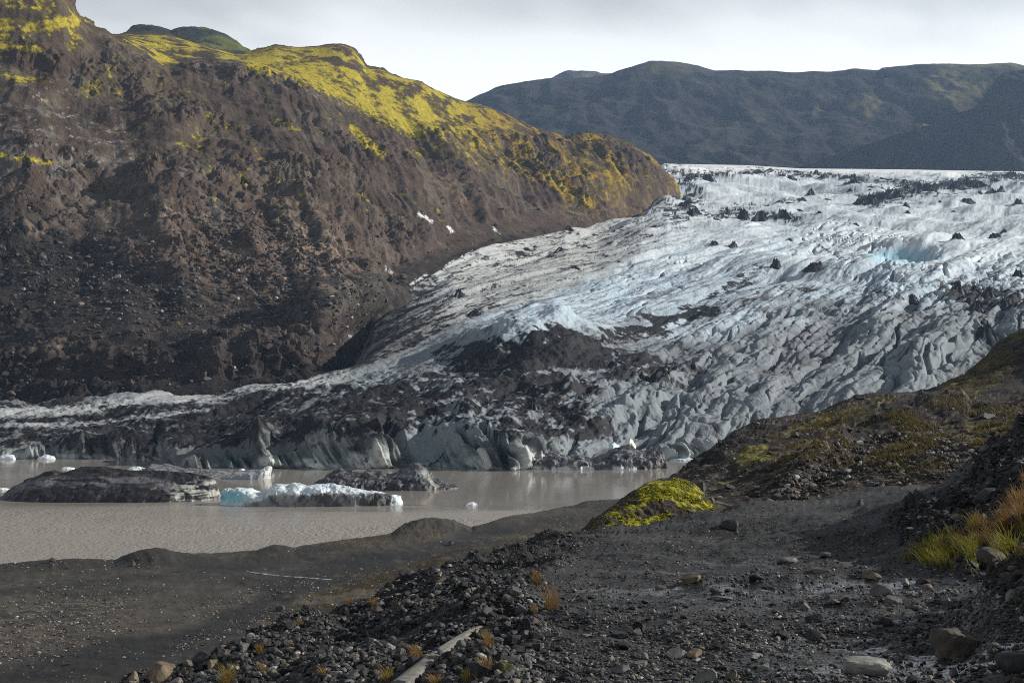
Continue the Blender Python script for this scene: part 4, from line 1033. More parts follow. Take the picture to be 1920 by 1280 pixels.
heroes = [
    # on the path
    (FORE, 1803, 1228, 94, 46, 'brown', 'large brown boulder with flat top lying alone on the gravel path', 3, dict(depth=(0.7, 1.0), tilt=0.06, boxy=0.55, sub=5, rough=0.13, cuts=12, yaw=0.1)),
    (FORE, 1627, 1268, 90, 30, 'pale', 'low pale grey-green boulder beside the wet patch of the path', 5, dict(depth=(0.65, 1.0), boxy=0.65, sub=5, rough=0.13, cuts=12, yaw=-0.1)),
    (FORE, 1912, 1262, 70, 36, 'dark', 'dark grey rounded boulder at the right edge, below the big brown boulder', 9, dict(roundn=0.6)),
    (FORE, 1882, 1285, 46, 18, 'grey', 'flat grey stone half cut off by the bottom right edge', 12, {}),
    (FORE, 1867, 1054, 56, 26, 'brown', 'rounded brown boulder sitting in the green and orange grass', 14, dict(roundn=0.5)),
    (FORE, 1552, 929, 48, 22, 'brown', 'brown pointed boulder at the far edge of the path', 21, dict(cuts=12)),
    (FORE, 1371, 993, 38, 19, 'dark', 'dark rounded boulder on the path just right of the moss mound', 23, dict(roundn=0.5)),
    (FORE, 1203, 1186, 30, 21, 'black', 'black angular block standing on the path', 26, dict(cuts=14, roundn=0.0)),
    (FORE, 1297, 1092, 40, 17, 'tan', 'yellowish tan stone beside the narrow wet band of the path', 27, {}),
    (FORE, 1236, 1104, 28, 10, 'brown', 'low brown stone left of the yellowish tan stone', 28, {}),
    (FORE, 1341, 1114, 19, 13, 'brown', 'small brown stone in the middle of the narrow wet band', 30, {}),
    (FORE, 1421, 1088, 28, 14, 'dark', 'dark stone just above the narrow wet band', 31, {}),
    (FORE, 1264, 1236, 42, 19, 'dark', 'dark stone leftmost of the three in a row on the lower path', 33, {}),
    (FORE, 1306, 1233, 30, 16, 'tan', 'tan stone in the middle of the three in a row', 34, {}),
    (FORE, 1333, 1237, 28, 12, 'brown', 'brown stone rightmost of the three in a row', 35, {}),
    (FORE, 1326, 1280, 38, 26, 'pale', 'pale block at the bottom edge of the path', 37, dict(cuts=12)),
    (FORE, 1376, 1272, 26, 16, 'tan', 'tan stone right of the pale block at the bottom edge', 38, {}),
    (FORE, 1211, 1236, 18, 12, 'pale', 'small pale upright stone above the long grey slab', 40, {}),
    (FORE, 1204, 1248, 30, 10, 'grey', 'long grey slab under the small pale upright stone', 41, {}),
    (FORE, 1164, 1260, 34, 14, 'grey', 'grey stone left of the long grey slab', 42, {}),
    (FORE, 1416, 1237, 32, 12, 'pale', 'flat pale stone beside a shiny wet spot of the lower path', 43, {}),
    (FORE, 1432, 1257, 28, 14, 'pale', 'pale stone below and right of the flat pale one', 44, {}),
    (FORE, 1354, 1126, 42, 7, 'grey', 'thin flat grey slab lying below the narrow wet band', 46, {}),
    (FORE, 1479, 1056, 52, 11, 'grey', 'wide flat grey stone above the wet band', 47, dict(roundn=0.4)),
    (FORE, 1540, 1073, 38, 10, 'grey', 'flat grey stone right of the wide flat one', 48, {}),
    (FORE, 1551, 1045, 24, 10, 'grey', 'small grey stone above the wide flat stones', 49, {}),
    (FORE, 1641, 1084, 38, 12, 'tan', 'tan-grey stone nearest to the point of the grass', 50, {}),
    (FORE, 1659, 1116, 46, 19, 'grey', 'sloping grey stone, the larger of the cluster below the grass', 51, {}),
    (FORE, 1674, 1131, 36, 14, 'grey', 'rounded grey stone touching a small brown one', 52, dict(roundn=0.5)),
    (FORE, 1649, 1126, 17, 12, 'brown', 'small brown stone touching the rounded grey one', 53, {}),
    (FORE, 1701, 1099, 22, 15, 'pale', 'small pale pointed stone in the cluster below the grass', 54, dict(cuts=13)),
    (FORE, 1733, 1095, 26, 13, 'dark', 'dark stone of the cluster directly below the grass', 55, {}),
    (FORE, 1738, 1103, 22, 9, 'tan', 'tan stone tucked under the dark stone below the grass', 56, {}),
    (FORE, 1719, 1142, 36, 9, 'grey', 'low grey slab on the path right of the rounded grey stone', 57, {}),
    (FORE, 1509, 1143, 22, 17, 'grey', 'upright grey stone on the middle of the path', 58, {}),
    (FORE, 1531, 1163, 36, 12, 'dark', 'long dark stone below the upright grey stone', 59, {}),
    (FORE, 1661, 1171, 27, 16, 'dark', 'dark angular stone left of a thin slab', 60, dict(cuts=13)),
    (FORE, 1527, 1200, 46, 19, 'dark', 'dark jagged stone above the large wet patch', 61, dict(cuts=13)),
    (FORE, 1468, 1196, 28, 16, 'dark', 'dark stone left of the jagged dark stone', 62, {}),
    (FORE, 1756, 1168, 24, 8, 'grey', 'thin grey slab above the large brown boulder', 63, {}),
    (FORE, 1787, 1096, 30, 12, 'grey', 'grey stone at the lower edge of the grass', 64, {}),
    (FORE, 1614, 947, 15, 12, 'dark', 'dark greenish stone near the far end of the path', 65, {}),
    # on the stony slope
    (FORE, 303, 1280, 70, 52, 'tan', 'largest tan boulder on the lower left end of the stony slope', 71, dict(roundn=0.2, tilt=-0.25, boxy=0.6, rough=0.14, cuts=13, sub=5)),
    (FORE, 250, 1281, 24, 22, 'tan', 'small tan stone left of the largest tan boulder', 72, dict(roundn=0.3)),
    (FORE, 183, 1296, 34, 20, 'grey', 'grey stone at the very left end of the stony slope', 73, dict(roundn=0.3)),
    (FORE, 348, 1240, 20, 21, 'dark', 'dark upright stone behind the largest tan boulder', 74, {}),
    (FORE, 373, 1240, 34, 22, 'dark', 'broad dark stone right of the dark upright stone', 75, {}),
    (FORE, 398, 1253, 19, 16, 'tan', 'tan triangular stone among dark stones', 76, dict(cuts=13)),
    (FORE, 453, 1222, 32, 22, 'grey', 'grey-green boulder on the upper edge of the stony slope', 77, {}),
    (FORE, 538, 1256, 26, 14, 'tan', 'tan wedge stone in the lower middle of the stony slope', 78, {}),
    (FORE, 712, 1136, 24, 16, 'grey', 'grey stone on the rim of the slope above a brown one', 79, {}),
    (FORE, 706, 1148, 24, 13, 'brown', 'brown stone on the rim of the slope under a grey one', 80, {}),
    (FORE, 667, 1160, 32, 12, 'dark', 'flat dark stone on the rim of the stony slope', 81, {}),
    (FORE, 644, 1166, 20, 10, 'brown', 'brown flat stone left of the flat dark rim stone', 82, {}),
    (FORE, 730, 1216, 22, 12, 'pale', 'pale stone halfway between slope rim and driftwood', 83, {}),
    (FORE, 815, 1142, 18, 10, 'tan', 'tan stone on the dark upper slope', 84, {}),
    (FORE, 962, 1118, 30, 20, 'grey', 'grey block below the two upper grass tufts', 85, {}),
    (FORE, 976, 1150, 26, 17, 'grey', 'greenish grey stone left of the large orange tuft', 86, {}),
    (FORE, 1000, 1172, 28, 14, 'brown', 'pinkish brown stone right of the driftwood end', 87, {}),
    (FORE, 790, 1165, 22, 10, 'grey', 'grey-green stone lying flat above the driftwood', 88, {}),
    (FORE, 900, 1222, 30, 12, 'grey', 'light grey flat stone beside the driftwood', 89, {}),
    (FORE, 860, 1240, 26, 14, 'dark', 'dark stone just right of the driftwood', 90, {}),
    # on the shore and hill
    (SHORE, 522, 1146, 21, 13, 'dark', 'lone dark boulder on the sand below the stony slope', 101, {}),
    (SHORE, 718, 1108, 12, 9, 'dark', 'small dark boulder on the rusty grass of the shore', 102, {}),
    (SHORE, 845, 1022, 11, 8, 'dark', 'black stone on the sand right of the tallest sand hump', 103, {}),
    (SHORE, 1020, 1008, 13, 13, 'brown', 'upright brown stone on the shore near the moss mound', 104, {}),
    (SHORE, 247, 1061, 15, 10, 'brown', 'brown stone in front of the left sand hump', 105, {}),
    (SHORE, 100, 1053, 14, 8, 'dark', 'dark stone on the water line at the left', 106, {}),
    (HILL, 1316, 921, 24, 18, 'dark', 'dark boulder right of the mossy mound top', 111, {}),
    (HILL, 1368, 917, 20, 11, 'dark', 'dark low boulder at the foot of the moraine', 112, {}),
    (HILL, 1452, 844, 20, 12, 'brown', 'brown boulder above the bright moss of the moraine', 113, {}),
    (HILL, 1490, 821, 20, 13, 'dark', 'dark boulder above the brown one on the moraine', 114, {}),
    (HILL, 1474, 806, 14, 8, 'dark', 'small dark boulder on the moraine slope near its edge', 115, {}),
    (HILL, 1643, 777, 18, 10, 'grey', 'grey boulder in the orange grass of the moraine', 116, {}),
    (HILL, 1612, 750, 22, 11, 'dark', 'dark boulder on the moraine skyline', 117, {}),
    (HILL, 1727, 739, 9, 9, 'dark', 'small black stone on the skyline where two hills meet', 118, {}),
    (HILL, 1853, 784, 32, 13, 'grey', 'grey boulder at the right, below the upper hill', 119, {}),
    (HILL, 1588, 888, 22, 10, 'grey', 'light grey stone on the dark ridge of the moraine', 120, {}),
    (HILL, 1640, 912, 34, 11, 'dark', 'long dark boulder low on the dark ridge', 121, {}),
    (HILL, 1568, 837, 14, 11, 'grey', 'pointed grey stone behind the dark ridge', 122, {}),
    (HILL, 1538, 839, 18, 9, 'brown', 'brown stone left of the pointed grey stone', 123, {}),
    (HILL, 1592, 811, 14, 8, 'black', 'black stone in the green moss of the moraine', 124, {}),
    (HILL, 1334, 942, 16, 10, 'brown', 'reddish brown stone at the right foot of the mossy mound', 125, {}),
    (HILL, 1790, 794, 20, 9, 'dark', 'dark flat boulder on the upper right of the moraine', 126, {}),
]
for (S_, px_, py_, w_, h_, mt, lab, sd_, kw) in heroes:
    hero(S_, px_, py_, w_, h_, mt, lab, sd_, **kw)


def sample(S, n, wf, seed):
    """n random points of a sheet, even over the picture, weighted by wf(px, py)"""
    r = np.random.default_rng(seed)
    px, py = S.scr()
    dpy = np.zeros_like(py); dpy[:-1] = py[:-1] - py[1:]
    runmin = np.minimum.accumulate(py, axis=0)
    dpy = np.where(py <= runmin + 0.5, np.maximum(dpy, 0), 0)
    w = dpy * wf(px, py)
    w[-1] = 0
    w = np.clip(w, 0, None).ravel().astype(float)
    i = r.choice(w.size, n, p=w / w.sum())
    P = S.P.reshape(-1, 3)
    nx = np.minimum(i + S.nu, P.shape[0] - 1); nr = np.minimum(i + 1, P.shape[0] - 1)
    same = (i // S.nu) == (nr // S.nu)
    a = r.random((n, 1)); b = r.random((n, 1))
    out = P[i] + a * (P[nx] - P[i]) + np.where(same[:, None], b * (P[nr] - P[i]), 0)
    return out


def scatter(name, pts, size, shapes, mat, cols, seed, sink=0.3, flat=(0.35, 0.8)):
    """many small stones in one mesh"""
    r = np.random.default_rng(seed)
    VV, FF, CC = [], [], []; off = 0
    kinds = r.integers(0, len(shapes), len(pts))
    for k, (V, Fc) in enumerate(shapes):
        sel = np.nonzero(kinds == k)[0]; m = len(sel)
        if m == 0:
            continue
        s_ = size[sel][:, None, None]
        yaw = r.uniform(0, 6.283, m); c_, s2 = np.cos(yaw), np.sin(yaw)
        asp = np.stack([r.uniform(0.8, 1.3, m), r.uniform(0.55, 1.0, m), r.uniform(*flat, m)], -1)
        W = V[None] * asp[:, None, :]
        tl = r.normal(0, 0.25, m); ct, st = np.cos(tl)[:, None], np.sin(tl)[:, None]
        Y_, Z_ = W[..., 1] * ct - W[..., 2] * st, W[..., 1] * st + W[..., 2] * ct
        X_ = W[..., 0]
        W = np.stack([X_ * c_[:, None] - Y_ * s2[:, None], X_ * s2[:, None] + Y_ * c_[:, None], Z_], -1) * s_ * 0.5
        W = W + pts[sel][:, None, :]
        W[..., 2] += (size[sel] * asp[:, 2] * (0.5 - sink))[:, None]
        VV.append(W.reshape(-1, 3))
        FF.append((Fc[None] + (np.arange(m) * len(V))[:, None, None] + off).reshape(-1, 3))
        off += m * len(V)
        CC.append(np.repeat(cols[sel], len(V), axis=0))
    return mesh_np(name, np.concatenate(VV), np.concatenate(FF), mat, np.concatenate(CC), smooth=False)


M_grav = vert_rock_mat('loose_stone')
sm = [rock_shape(200 + i, 1, 4, (0.3, 0.8), 0, 1.0) for i in range(10)]
md = [rock_shape(220 + i, 2, 7, (0.3, 0.7), 0.09, 1.0) for i in range(10)]
lg = [rock_shape(240 + i, 3, 10, (0.45, 0.85), 0.06, 1.0) for i in range(12)]


def stone_cols(n, seed, dark=(0.030, 0.031, 0.034), pale=0.18, lo=0.7):
    r = np.random.default_rng(seed)
    c = np.array(dark)[None] * r.uniform(0.6, 1.8, (n, 1))
    k = r.random(n)
    g_ = r.uniform(0.045, 0.12, (n, 1)) * np.array([[1.0, 1.02, 1.03]])
    c = np.where((k > lo)[:, None], g_, c)
    t_ = r.uniform(0.12, 0.24, (n, 1)) * np.array([[1.15, 0.98, 0.78]])
    c = np.where((k > 1 - pale * 0.3)[:, None], t_, c)
    p_ = r.uniform(0.22, 0.38, (n, 1)) * np.array([[1.0, 1.0, 0.97]])
    return np.where((k > 1 - pale * 0.08)[:, None], p_, c)


def leftedge(py):
    return pl([(800, 1500), (870, 1280), (900, 1230), (960, 1150), (1000, 1110), (1065, 1030), (1080, 1005), (1280, 985)], py)


def w_wet(px, py):
    return np.maximum.reduce([0.8 * (1 - sst(4, 12, np.abs(py - pl([(1000, 1115), (1300, 1107), (1700, 1096)], px)))), blob(px, py, 1650, 1235, 260, 32, -2, .5), 0.8 * blob(px, py, 1560, 1205, 150, 10, 0, .6), 0.8 * blob(px, py, 1800, 1255, 200, 20, -6, .6)]) * sst(1050, 1150, px)


def w_path(px, py):
    return w_path0(px, py) * (1 - 0.8 * w_wet(px, py))


def w_path0(px, py):
    return ((px > leftedge(py) - 20) & (px < 2050) & (px > 900) & (py < 1330) & (py > 900)) * 1.0 * (S_bank(px, py) < 0.5)


def S_bank(px, py):
    return sst(0, 1, (px - pl([(900, 1790), (940, 1737), (965, 1640), (1000, 1640), (1045, 1760), (1100, 1830), (1140, 1890), (1280, 2050), (1400, 2100)], py)) / 60.0)


def w_slope(px, py):
    return ((px < leftedge(py) + 25) & (px > 20) & (py < 1330)) * 1.0


def w_bank(px, py):
    return S_bank(px, py) * ((px < 1990) & (px > 1500) & (py < 1330))


r_ = np.random.default_rng(99)
# loose stones of the slope, the path and the bank: far more than can be counted
allp, alls, allc = [], [], []


def add(S, n, wf, seed, smin, smax, expo, colkw):
    p = sample(S, n, wf, seed)
    u = np.random.default_rng(seed + 1).random(n)
    s_ = smin * (smax / smin) ** (u ** expo)
    allp.append(p); alls.append(s_); allc.append(stone_cols(n, seed + 2, **colkw))


def flush(name, shapes, label, cat, seed, **kw):
    global allp, alls, allc
    o = scatter(name, np.concatenate(allp), np.concatenate(alls), shapes, M_grav, np.concatenate(allc), seed, **kw)
    tag(o, label, cat, kind='stuff')
    allp, alls, allc = [], [], []
    return o


QS = 1.0
add(FORE, int(34000 * QS), w_path, 301, 0.008, 0.045, 2.0, dict(lo=0.62, pale=0.35))
add(FORE, int(14000 * QS), w_slope, 311, 0.012, 0.045, 1.5, dict(lo=0.6, dark=(0.024, 0.025, 0.028)))
add(FORE, int(14000 * QS), w_bank, 321, 0.02, 0.11, 2.2, dict(lo=0.85, dark=(0.022, 0.021, 0.022)))
flush('gravel', sm, 'small dark gravel and pebbles covering the path, slope and bank', 'gravel', 1, flat=(0.3, 0.75))
add(FORE, int(4200 * QS), w_slope, 331, 0.035, 0.095, 1.8, dict(lo=0.55, pale=0.4, dark=(0.024, 0.025, 0.028)))
add(FORE, int(2600 * QS), w_path, 341, 0.022, 0.075, 2.0, dict(lo=0.4, pale=0.8))
add(FORE, int(1400 * QS), w_bank, 351, 0.05, 0.16, 2.0, dict(lo=0.9, dark=(0.022, 0.021, 0.022)))
flush('rubble', md, 'loose dark and grey cobbles heaped over the slope and bank', 'rubble', 2, flat=(0.45, 0.85))

# shore and moraine pebbles
shore_w = lambda px, py: np.clip(0.08 + 1.4 * blob(px, py, 100, 1165, 190, 60, -12, .5) + 1.0 * (1 - sst(6, 26, segdist(px, py, [(360, 1150), (480, 1110), (600, 1095), (760, 1080)])))
                                 + 1.2 * (1 - sst(6, 20, segdist(px, py, [(330, 1215), (480, 1160), (620, 1125)]))) + 0.7 * (1 - sst(4, 16, segdist(px, py, [(0, 1062), (200, 1058), (300, 1060)])))
                                 + 0.8 * blob(px, py, 1060, 985, 60, 20, -20, .5) + 0.5 * blob(px, py, 1100, 950, 60, 12, 0, .5), 0, 2) * ((px > -60) & (px < 1250) & (py < 1300))
add(SHORE, 4200, shore_w, 401, 0.12, 0.42, 2.4, dict(dark=(0.06, 0.052, 0.045), lo=0.5, pale=1.6))
flush('shore_pebbles', sm, 'scattered pebbles on the dark sand of the shore', 'pebbles', 3)
hill_w = lambda px, py: np.clip(0.25 + 1.5 * (1 - sst(10, 50, segdist(px, py, [(1480, 915), (1560, 880), (1640, 850), (1720, 840), (1800, 850)]))) + 0.5 * blob(px, py, 1750, 860, 120, 50, -10, .5), 0, 2) * ((px > 1230) & (px < 1960) & (py > 735))
add(HILL, 5500, hill_w, 411, 0.08, 0.42, 2.8, dict(dark=(0.040, 0.034, 0.030), lo=0.72, pale=0.7))
flush('scree', md, 'rocky rubble scattered over the mossy moraine', 'scree', 4)
mt_w = lambda px, py: np.clip(0.15 + 1.2 * blob(px, py, 540, 500, 200, 70, 30, .5) + 0.8 * blob(px, py, 250, 540, 260, 70, 5, .6) + 0.6 * blob(px, py, 620, 560, 120, 30, 10, .6), 0, 2) * ((py > 330) & (py < 760) & (px > -40) & (px < 1150)) * sst(330, 460, py)
add(MOUNT, 5000, mt_w, 421, 0.7, 3.4, 2.8, dict(dark=(0.045, 0.037, 0.032), lo=0.80, pale=0.3))
flush('talus', md, 'fallen rocks strewn over the lower slope of the left mountain', 'talus', 5)

# apart as stones
pcol = {'path': M_rock['mix']}
proto = [mesh_np('stone', *rock_shape(500 + i, 3, 8, (0.3, 0.72), 0.09, 1.0, 0.05), M_rock['mix'], smooth=True, link=False) for i in range(14)]
for pm in proto:
    pm.set_sharp_from_angle(angle=R(35))


def stones(S, n, wf, seed, smin, smax, label, group, name='stone', flat=(0.35, 0.7)):
    r = np.random.default_rng(seed)
    for p in sample(S, n, wf, seed):
        s_ = smin * (smax / smin) ** (r.random() ** 1.8)
        o = bpy.data.objects.new(name, proto[r.integers(0, 14)]); COL.objects.link(o)
        f = r.uniform(*flat)
        o.scale = (s_ * 0.5 * r.uniform(0.85, 1.3), s_ * 0.5 * r.uniform(0.6, 1), s_ * 0.5 * f)
        o.rotation_euler = (r.normal(0, .12), r.normal(0, .12), r.uniform(0, 6.28))
        o.location = (p[0], p[1], p[2] + s_ * f * 0.22)
        tag(o, label, 'stone', group)


stones(FORE, 115, w_slope, 601, 0.085, 0.16, 'loose dark or grey cobble on the stony slope left of the path', 'cobbles on the stony slope', flat=(0.5, 0.9))
stones(FORE, 85, w_path, 602, 0.055, 0.12, 'small angular stone lying flat on the dark gravel path', 'stones lying on the path')
stones(FORE, 22, lambda a, b: w_bank(a, b) * (b < 1000), 603, 0.15, 0.35, 'dark rock sticking out of the black bank right of the path', 'rocks in the dark bank', flat=(0.6, 0.9))

# ================================================================== driftwood
axis = [(745, 1292, 22), (765, 1276, 20), (790, 1254, 17.5), (815, 1234, 15.5), (840, 1214, 13), (862, 1198, 10.5), (880, 1186, 7.5), (893, 1179, 5.0), (906, 1175, 2.5)]
m, g, b = new_mat('driftwood')
oc = g.n('ShaderNodeTexCoord').outputs['Object']
wd = g.noise(g.mapping(oc, (10, 10, 10), (0, 0, R(-52))), 1.2, 3, 0.5)
grain = g.noise(g.mapping(oc, (4, 46, 46), (0, 0, R(42))), 1.5, 4, 0.6)
g.put(b.inputs['Base Color'], g.mix(1.0, g.ramp(wd, [(0.35, (0.10, 0.095, 0.088)), (0.65, (0.19, 0.18, 0.16))]), g.ramp(grain, [(0.32, 0.5), (0.6, 1.15)]), 'MULTIPLY'))
b.inputs['Roughness'].default_value = 0.8
g.put(b.inputs['Normal'], g.bump(grain, 0.5, 0.01))
T = np.linspace(0, len(axis) - 1, 60)
A = np.array(axis, float)
ax = np.stack([np.interp(T, range(len(axis)), A[:, k]) for k in range(3)], -1)
ctr = []
for q in ax:
    p = FORE.locate(q[0], q[1] + q[2] * 0.4); ctr.append(p)
ctr = np.array(ctr)
for k in range(3):
    ctr[:, k] = np.convolve(np.pad(ctr[:, k], 6, 'edge'), np.ones(13) / 13, 'valid')
rad = 0.85 * ax[:, 2] * ctr[:, 1] / F
tang = np.gradient(ctr, axis=0); tang /= np.linalg.norm(tang, axis=1, keepdims=True)
side = np.cross(tang, [0, 0, 1.0]); side /= np.linalg.norm(side, axis=1, keepdims=True)
upv = np.cross(side, tang)
NA = 20
VV = []
for i in range(60):
    for j in range(NA):
        th = j / NA * 2 * math.pi
        rr = rad[i] * (1 + 0.10 * math.sin(3 * th + 0.05 * i) + 0.05 * math.sin(7 * th + 2))
        w = rr * math.cos(th); hh = rr * 0.62 * math.sin(th)
        VV.append(ctr[i] + side[i] * w + upv[i] * hh + np.array([0, 0, rad[i] * 0.42 + 0.012]))
VV = np.array(VV)
VV += 0.004 * fbm(VV, 0.05, 3, 1)[:, None]
FFq = []
for i in range(59):
    for j in range(NA):
        k = (j + 1) % NA
        FFq.append((i * NA + j, i * NA + k, (i + 1) * NA + k, (i + 1) * NA + j))
# end caps as fans of quads
nV = len(VV)
VV = np.vstack([VV, VV[:NA].mean(0), VV[-NA:].mean(0)])
for j in range(0, NA, 2):
    FFq.append((nV, (j + 2) % NA, (j + 1) % NA, j)); e = 59 * NA
    FFq.append((nV + 1, e + j, e + (j + 1) % NA, e + (j + 2) % NA))
o = mesh_np('driftwood', VV, np.array(FFq), m)
tag(o, 'weathered grey driftwood log tapering uphill on the dark stones', 'driftwood')

# ================================================================== grass
M_gr, g, b = new_mat('grass_blade')
at = g.n('ShaderNodeAttribute', attribute_name='tint').outputs['Color']
g.put(b.inputs['Base Color'], at)
b.inputs['Roughness'].default_value = 0.6
tr = g.n('ShaderNodeBsdfTranslucent'); g.put(tr.inputs[0], at)
mx = g.n('ShaderNodeMixShader'); mx.inputs[0].default_value = 0.35
out = [n for n in g.nt.nodes if n.type == 'OUTPUT_MATERIAL'][0]
g.nt.links.new(b.outputs[0], mx.inputs[1]); g.nt.links.new(tr.outputs[0], mx.inputs[2]); g.nt.links.new(mx.outputs[0], out.inputs[0])


def blades(roots, hgt, width, lean, cbot, ctop, seed, dirx=-0.3):
    """curved tapering blades as one mesh: roots n x 3, hgt n"""
    r = np.random.default_rng(seed); n = len(roots)
    ang = r.uniform(0, 6.283, n); ln = lean * r.uniform(0.3, 1.6, n)
    d = np.stack([np.cos(ang) + dirx, np.sin(ang), 0 * ang], -1) * ln[:, None]
    sd_ = np.stack([np.cos(ang + 1.57), np.sin(ang + 1.57) * 0.4, 0 * ang], -1)
    sd_[:, 0] += np.sign(sd_[:, 0]) * 0.4
    V = np.zeros((n, 7, 3)); C = np.zeros((n, 7, 3))
    for k, t in enumerate((0, 0.4, 0.75)):
        c_ = roots + hgt[:, None] * (np.array([0, 0, t]) + d * t * t)
        w = (width * (1 - 0.6 * t))[:, None] * sd_ * 0.5
        V[:, 2 * k] = c_ - w; V[:, 2 * k + 1] = c_ + w
        C[:, 2 * k] = C[:, 2 * k + 1] = cbot * (1 - t) + ctop * t
    V[:, 6] = roots + hgt[:, None] * (np.array([0, 0, 0.93]) + d); C[:, 6] = ctop
    tri = np.array([(0, 1, 3), (0, 3, 2), (2, 3, 5), (2, 5, 4), (4, 5, 6)])
    Fc = (tri[None] + (np.arange(n) * 7)[:, None, None]).reshape(-1, 3)
    return V.reshape(-1, 3), Fc, C.reshape(-1, 3)


ORG_B, ORG_T = np.array([0.10, 0.065, 0.02]), np.array([0.46, 0.27, 0.10])
GRN_B, GRN_T = np.array([0.08, 0.085, 0.014]), np.array([0.38, 0.35, 0.04])
tufts = [(1008, 1094, 32, 30, 0, 'orange grass tuft topmost on the dark slope beside the path'), (1036, 1142, 54, 46, 0, 'large orange grass tuft on the slope beside the path'),
         (782, 1236, 42, 32, 0.1, 'straw-coloured grass tuft just left of the driftwood'), (916, 1212, 40, 34, 0.15, 'upright straw-coloured grass tuft right of the driftwood tip'),
         (912, 1258, 44, 30, 0.05, 'orange grass tuft low on the slope next to a green one'), (948, 1256, 30, 20, 1, 'bright green grass tuft beside the orange tuft at the slope foot'),
         (430, 1284, 60, 42, 0.3, 'straw and green grass tuft at the bottom edge, right of the tan boulder'), (492, 1262, 30, 24, 0.1, 'small straw grass tuft above the bottom edge'),
         (488, 1222, 26, 20, 0.3, 'yellow grass tuft on the upper left rim of the slope'), (728, 1276, 44, 28, 0.6, 'yellow-green grass tuft at the bottom edge left of the driftwood'),
         (702, 1136, 22, 18, 0, 'small orange grass tuft behind the rim stones'), (606, 1264, 26, 18, 0.1, 'thin orange grass tuft in the lower middle of the slope'),
         (880, 1276, 46, 26, 0.5, 'low grass tuft of mixed green and orange at the bottom edge'), (820, 1284, 50, 24, 0.0, 'reddish dry grass tuft at the foot of the driftwood'),
         (745, 1240, 20, 12, 1, 'tiny green grass tuft below the pale slope stone'), (1003, 1150, 16, 20, 0, 'sparse orange stems left of the large orange tuft'),
         (655, 1130, 26, 14, 0, 'faint orange grass tuft on the skyline of the slope'), (560, 1172, 30, 14, 0.1, 'faint straw grass tuft on the left skyline of the slope'),
         (545, 1210, 22, 14, 0.1, 'low straw tuft under the left skyline of the slope')]
for i, (px_, py_, w_, h_, gr_, lab) in enumerate(tufts):
    r = np.random.default_rng(700 + i)
    p = FORE.locate(px_, py_)
    if p is None:
        continue
    D = p[1]; n = int(50 + 1.3 * w_)
    sp = w_ * D / F * 0.22
    roots = np.tile(p, (n, 1)) + np.stack([r.normal(0, sp * .55, n), r.normal(0, sp * .6, n), np.full(n, -0.015)], -1)
    hg = h_ * D / F * r.uniform(0.3, 1.35, n)
    k = (r.random((n, 1)) < gr_) * 1.0
    cb = ORG_B * (1 - k) + GRN_B * k; ct = (ORG_T * (1 - k) + GRN_T * k) * r.uniform(0.7, 1.25, (n, 1))
    V, Fc, C = blades(roots, hg, np.full(n, 0.0036), 0.42, cb, ct, 710 + i, -0.5)
    tag(mesh_np('grass_tuft', V, Fc, M_gr, C, smooth=True), lab, 'grass tuft', 'grass tufts on the stony slope')

# the grass patch on the right bank
w_gr = lambda px, py: np.clip(np.maximum.reduce([blob(px, py, 1800, 1040, 90, 22, -6, .3), blob(px, py, 1880, 1020, 90, 32, -10, .3), 0.7 * blob(px, py, 1915, 975, 40, 40, 0, .4), 0.4 * blob(px, py, 1830, 1062, 80, 12, 0, .5), 0.9 * blob(px, py, 1960, 1000, 80, 45, 0, .4)]), 0, 1)
n = 6500
roots = sample(FORE, n, lambda a, b: w_gr(a, b) * sst(-0.45, 0.1, fbm(FORE.P, 0.30, 3, 5)), 801)
r = np.random.default_rng(802)
rp = 960 + roots[:, 0] / roots[:, 1] * F; rq = 640 + (EYE - roots[:, 2]) / roots[:, 1] * F
clump = fbm(roots, 0.35, 3, 3)
k = np.clip(sst(-0.25, 0.35, clump + (rq - 1020) / 70), 0, 1)[:, None]
cb = ORG_B * (1 - k) + GRN_B * k; ct = (ORG_T * (1 - k) + GRN_T * k) * r.uniform(0.6, 1.3, (n, 1))
V, Fc, C = blades(roots, (0.08 + 0.13 * r.random(n) ** 2 + 0.06 * (1 - k[:, 0])) * (1 + 0.6 * np.clip(clump, -0.5, 1)), np.full(n, 0.005), 0.5, cb, ct, 803)
tag(mesh_np('grass', V, Fc, M_gr, C), 'green and orange grass growing on the dark bank right of the path', 'grass', kind='stuff')

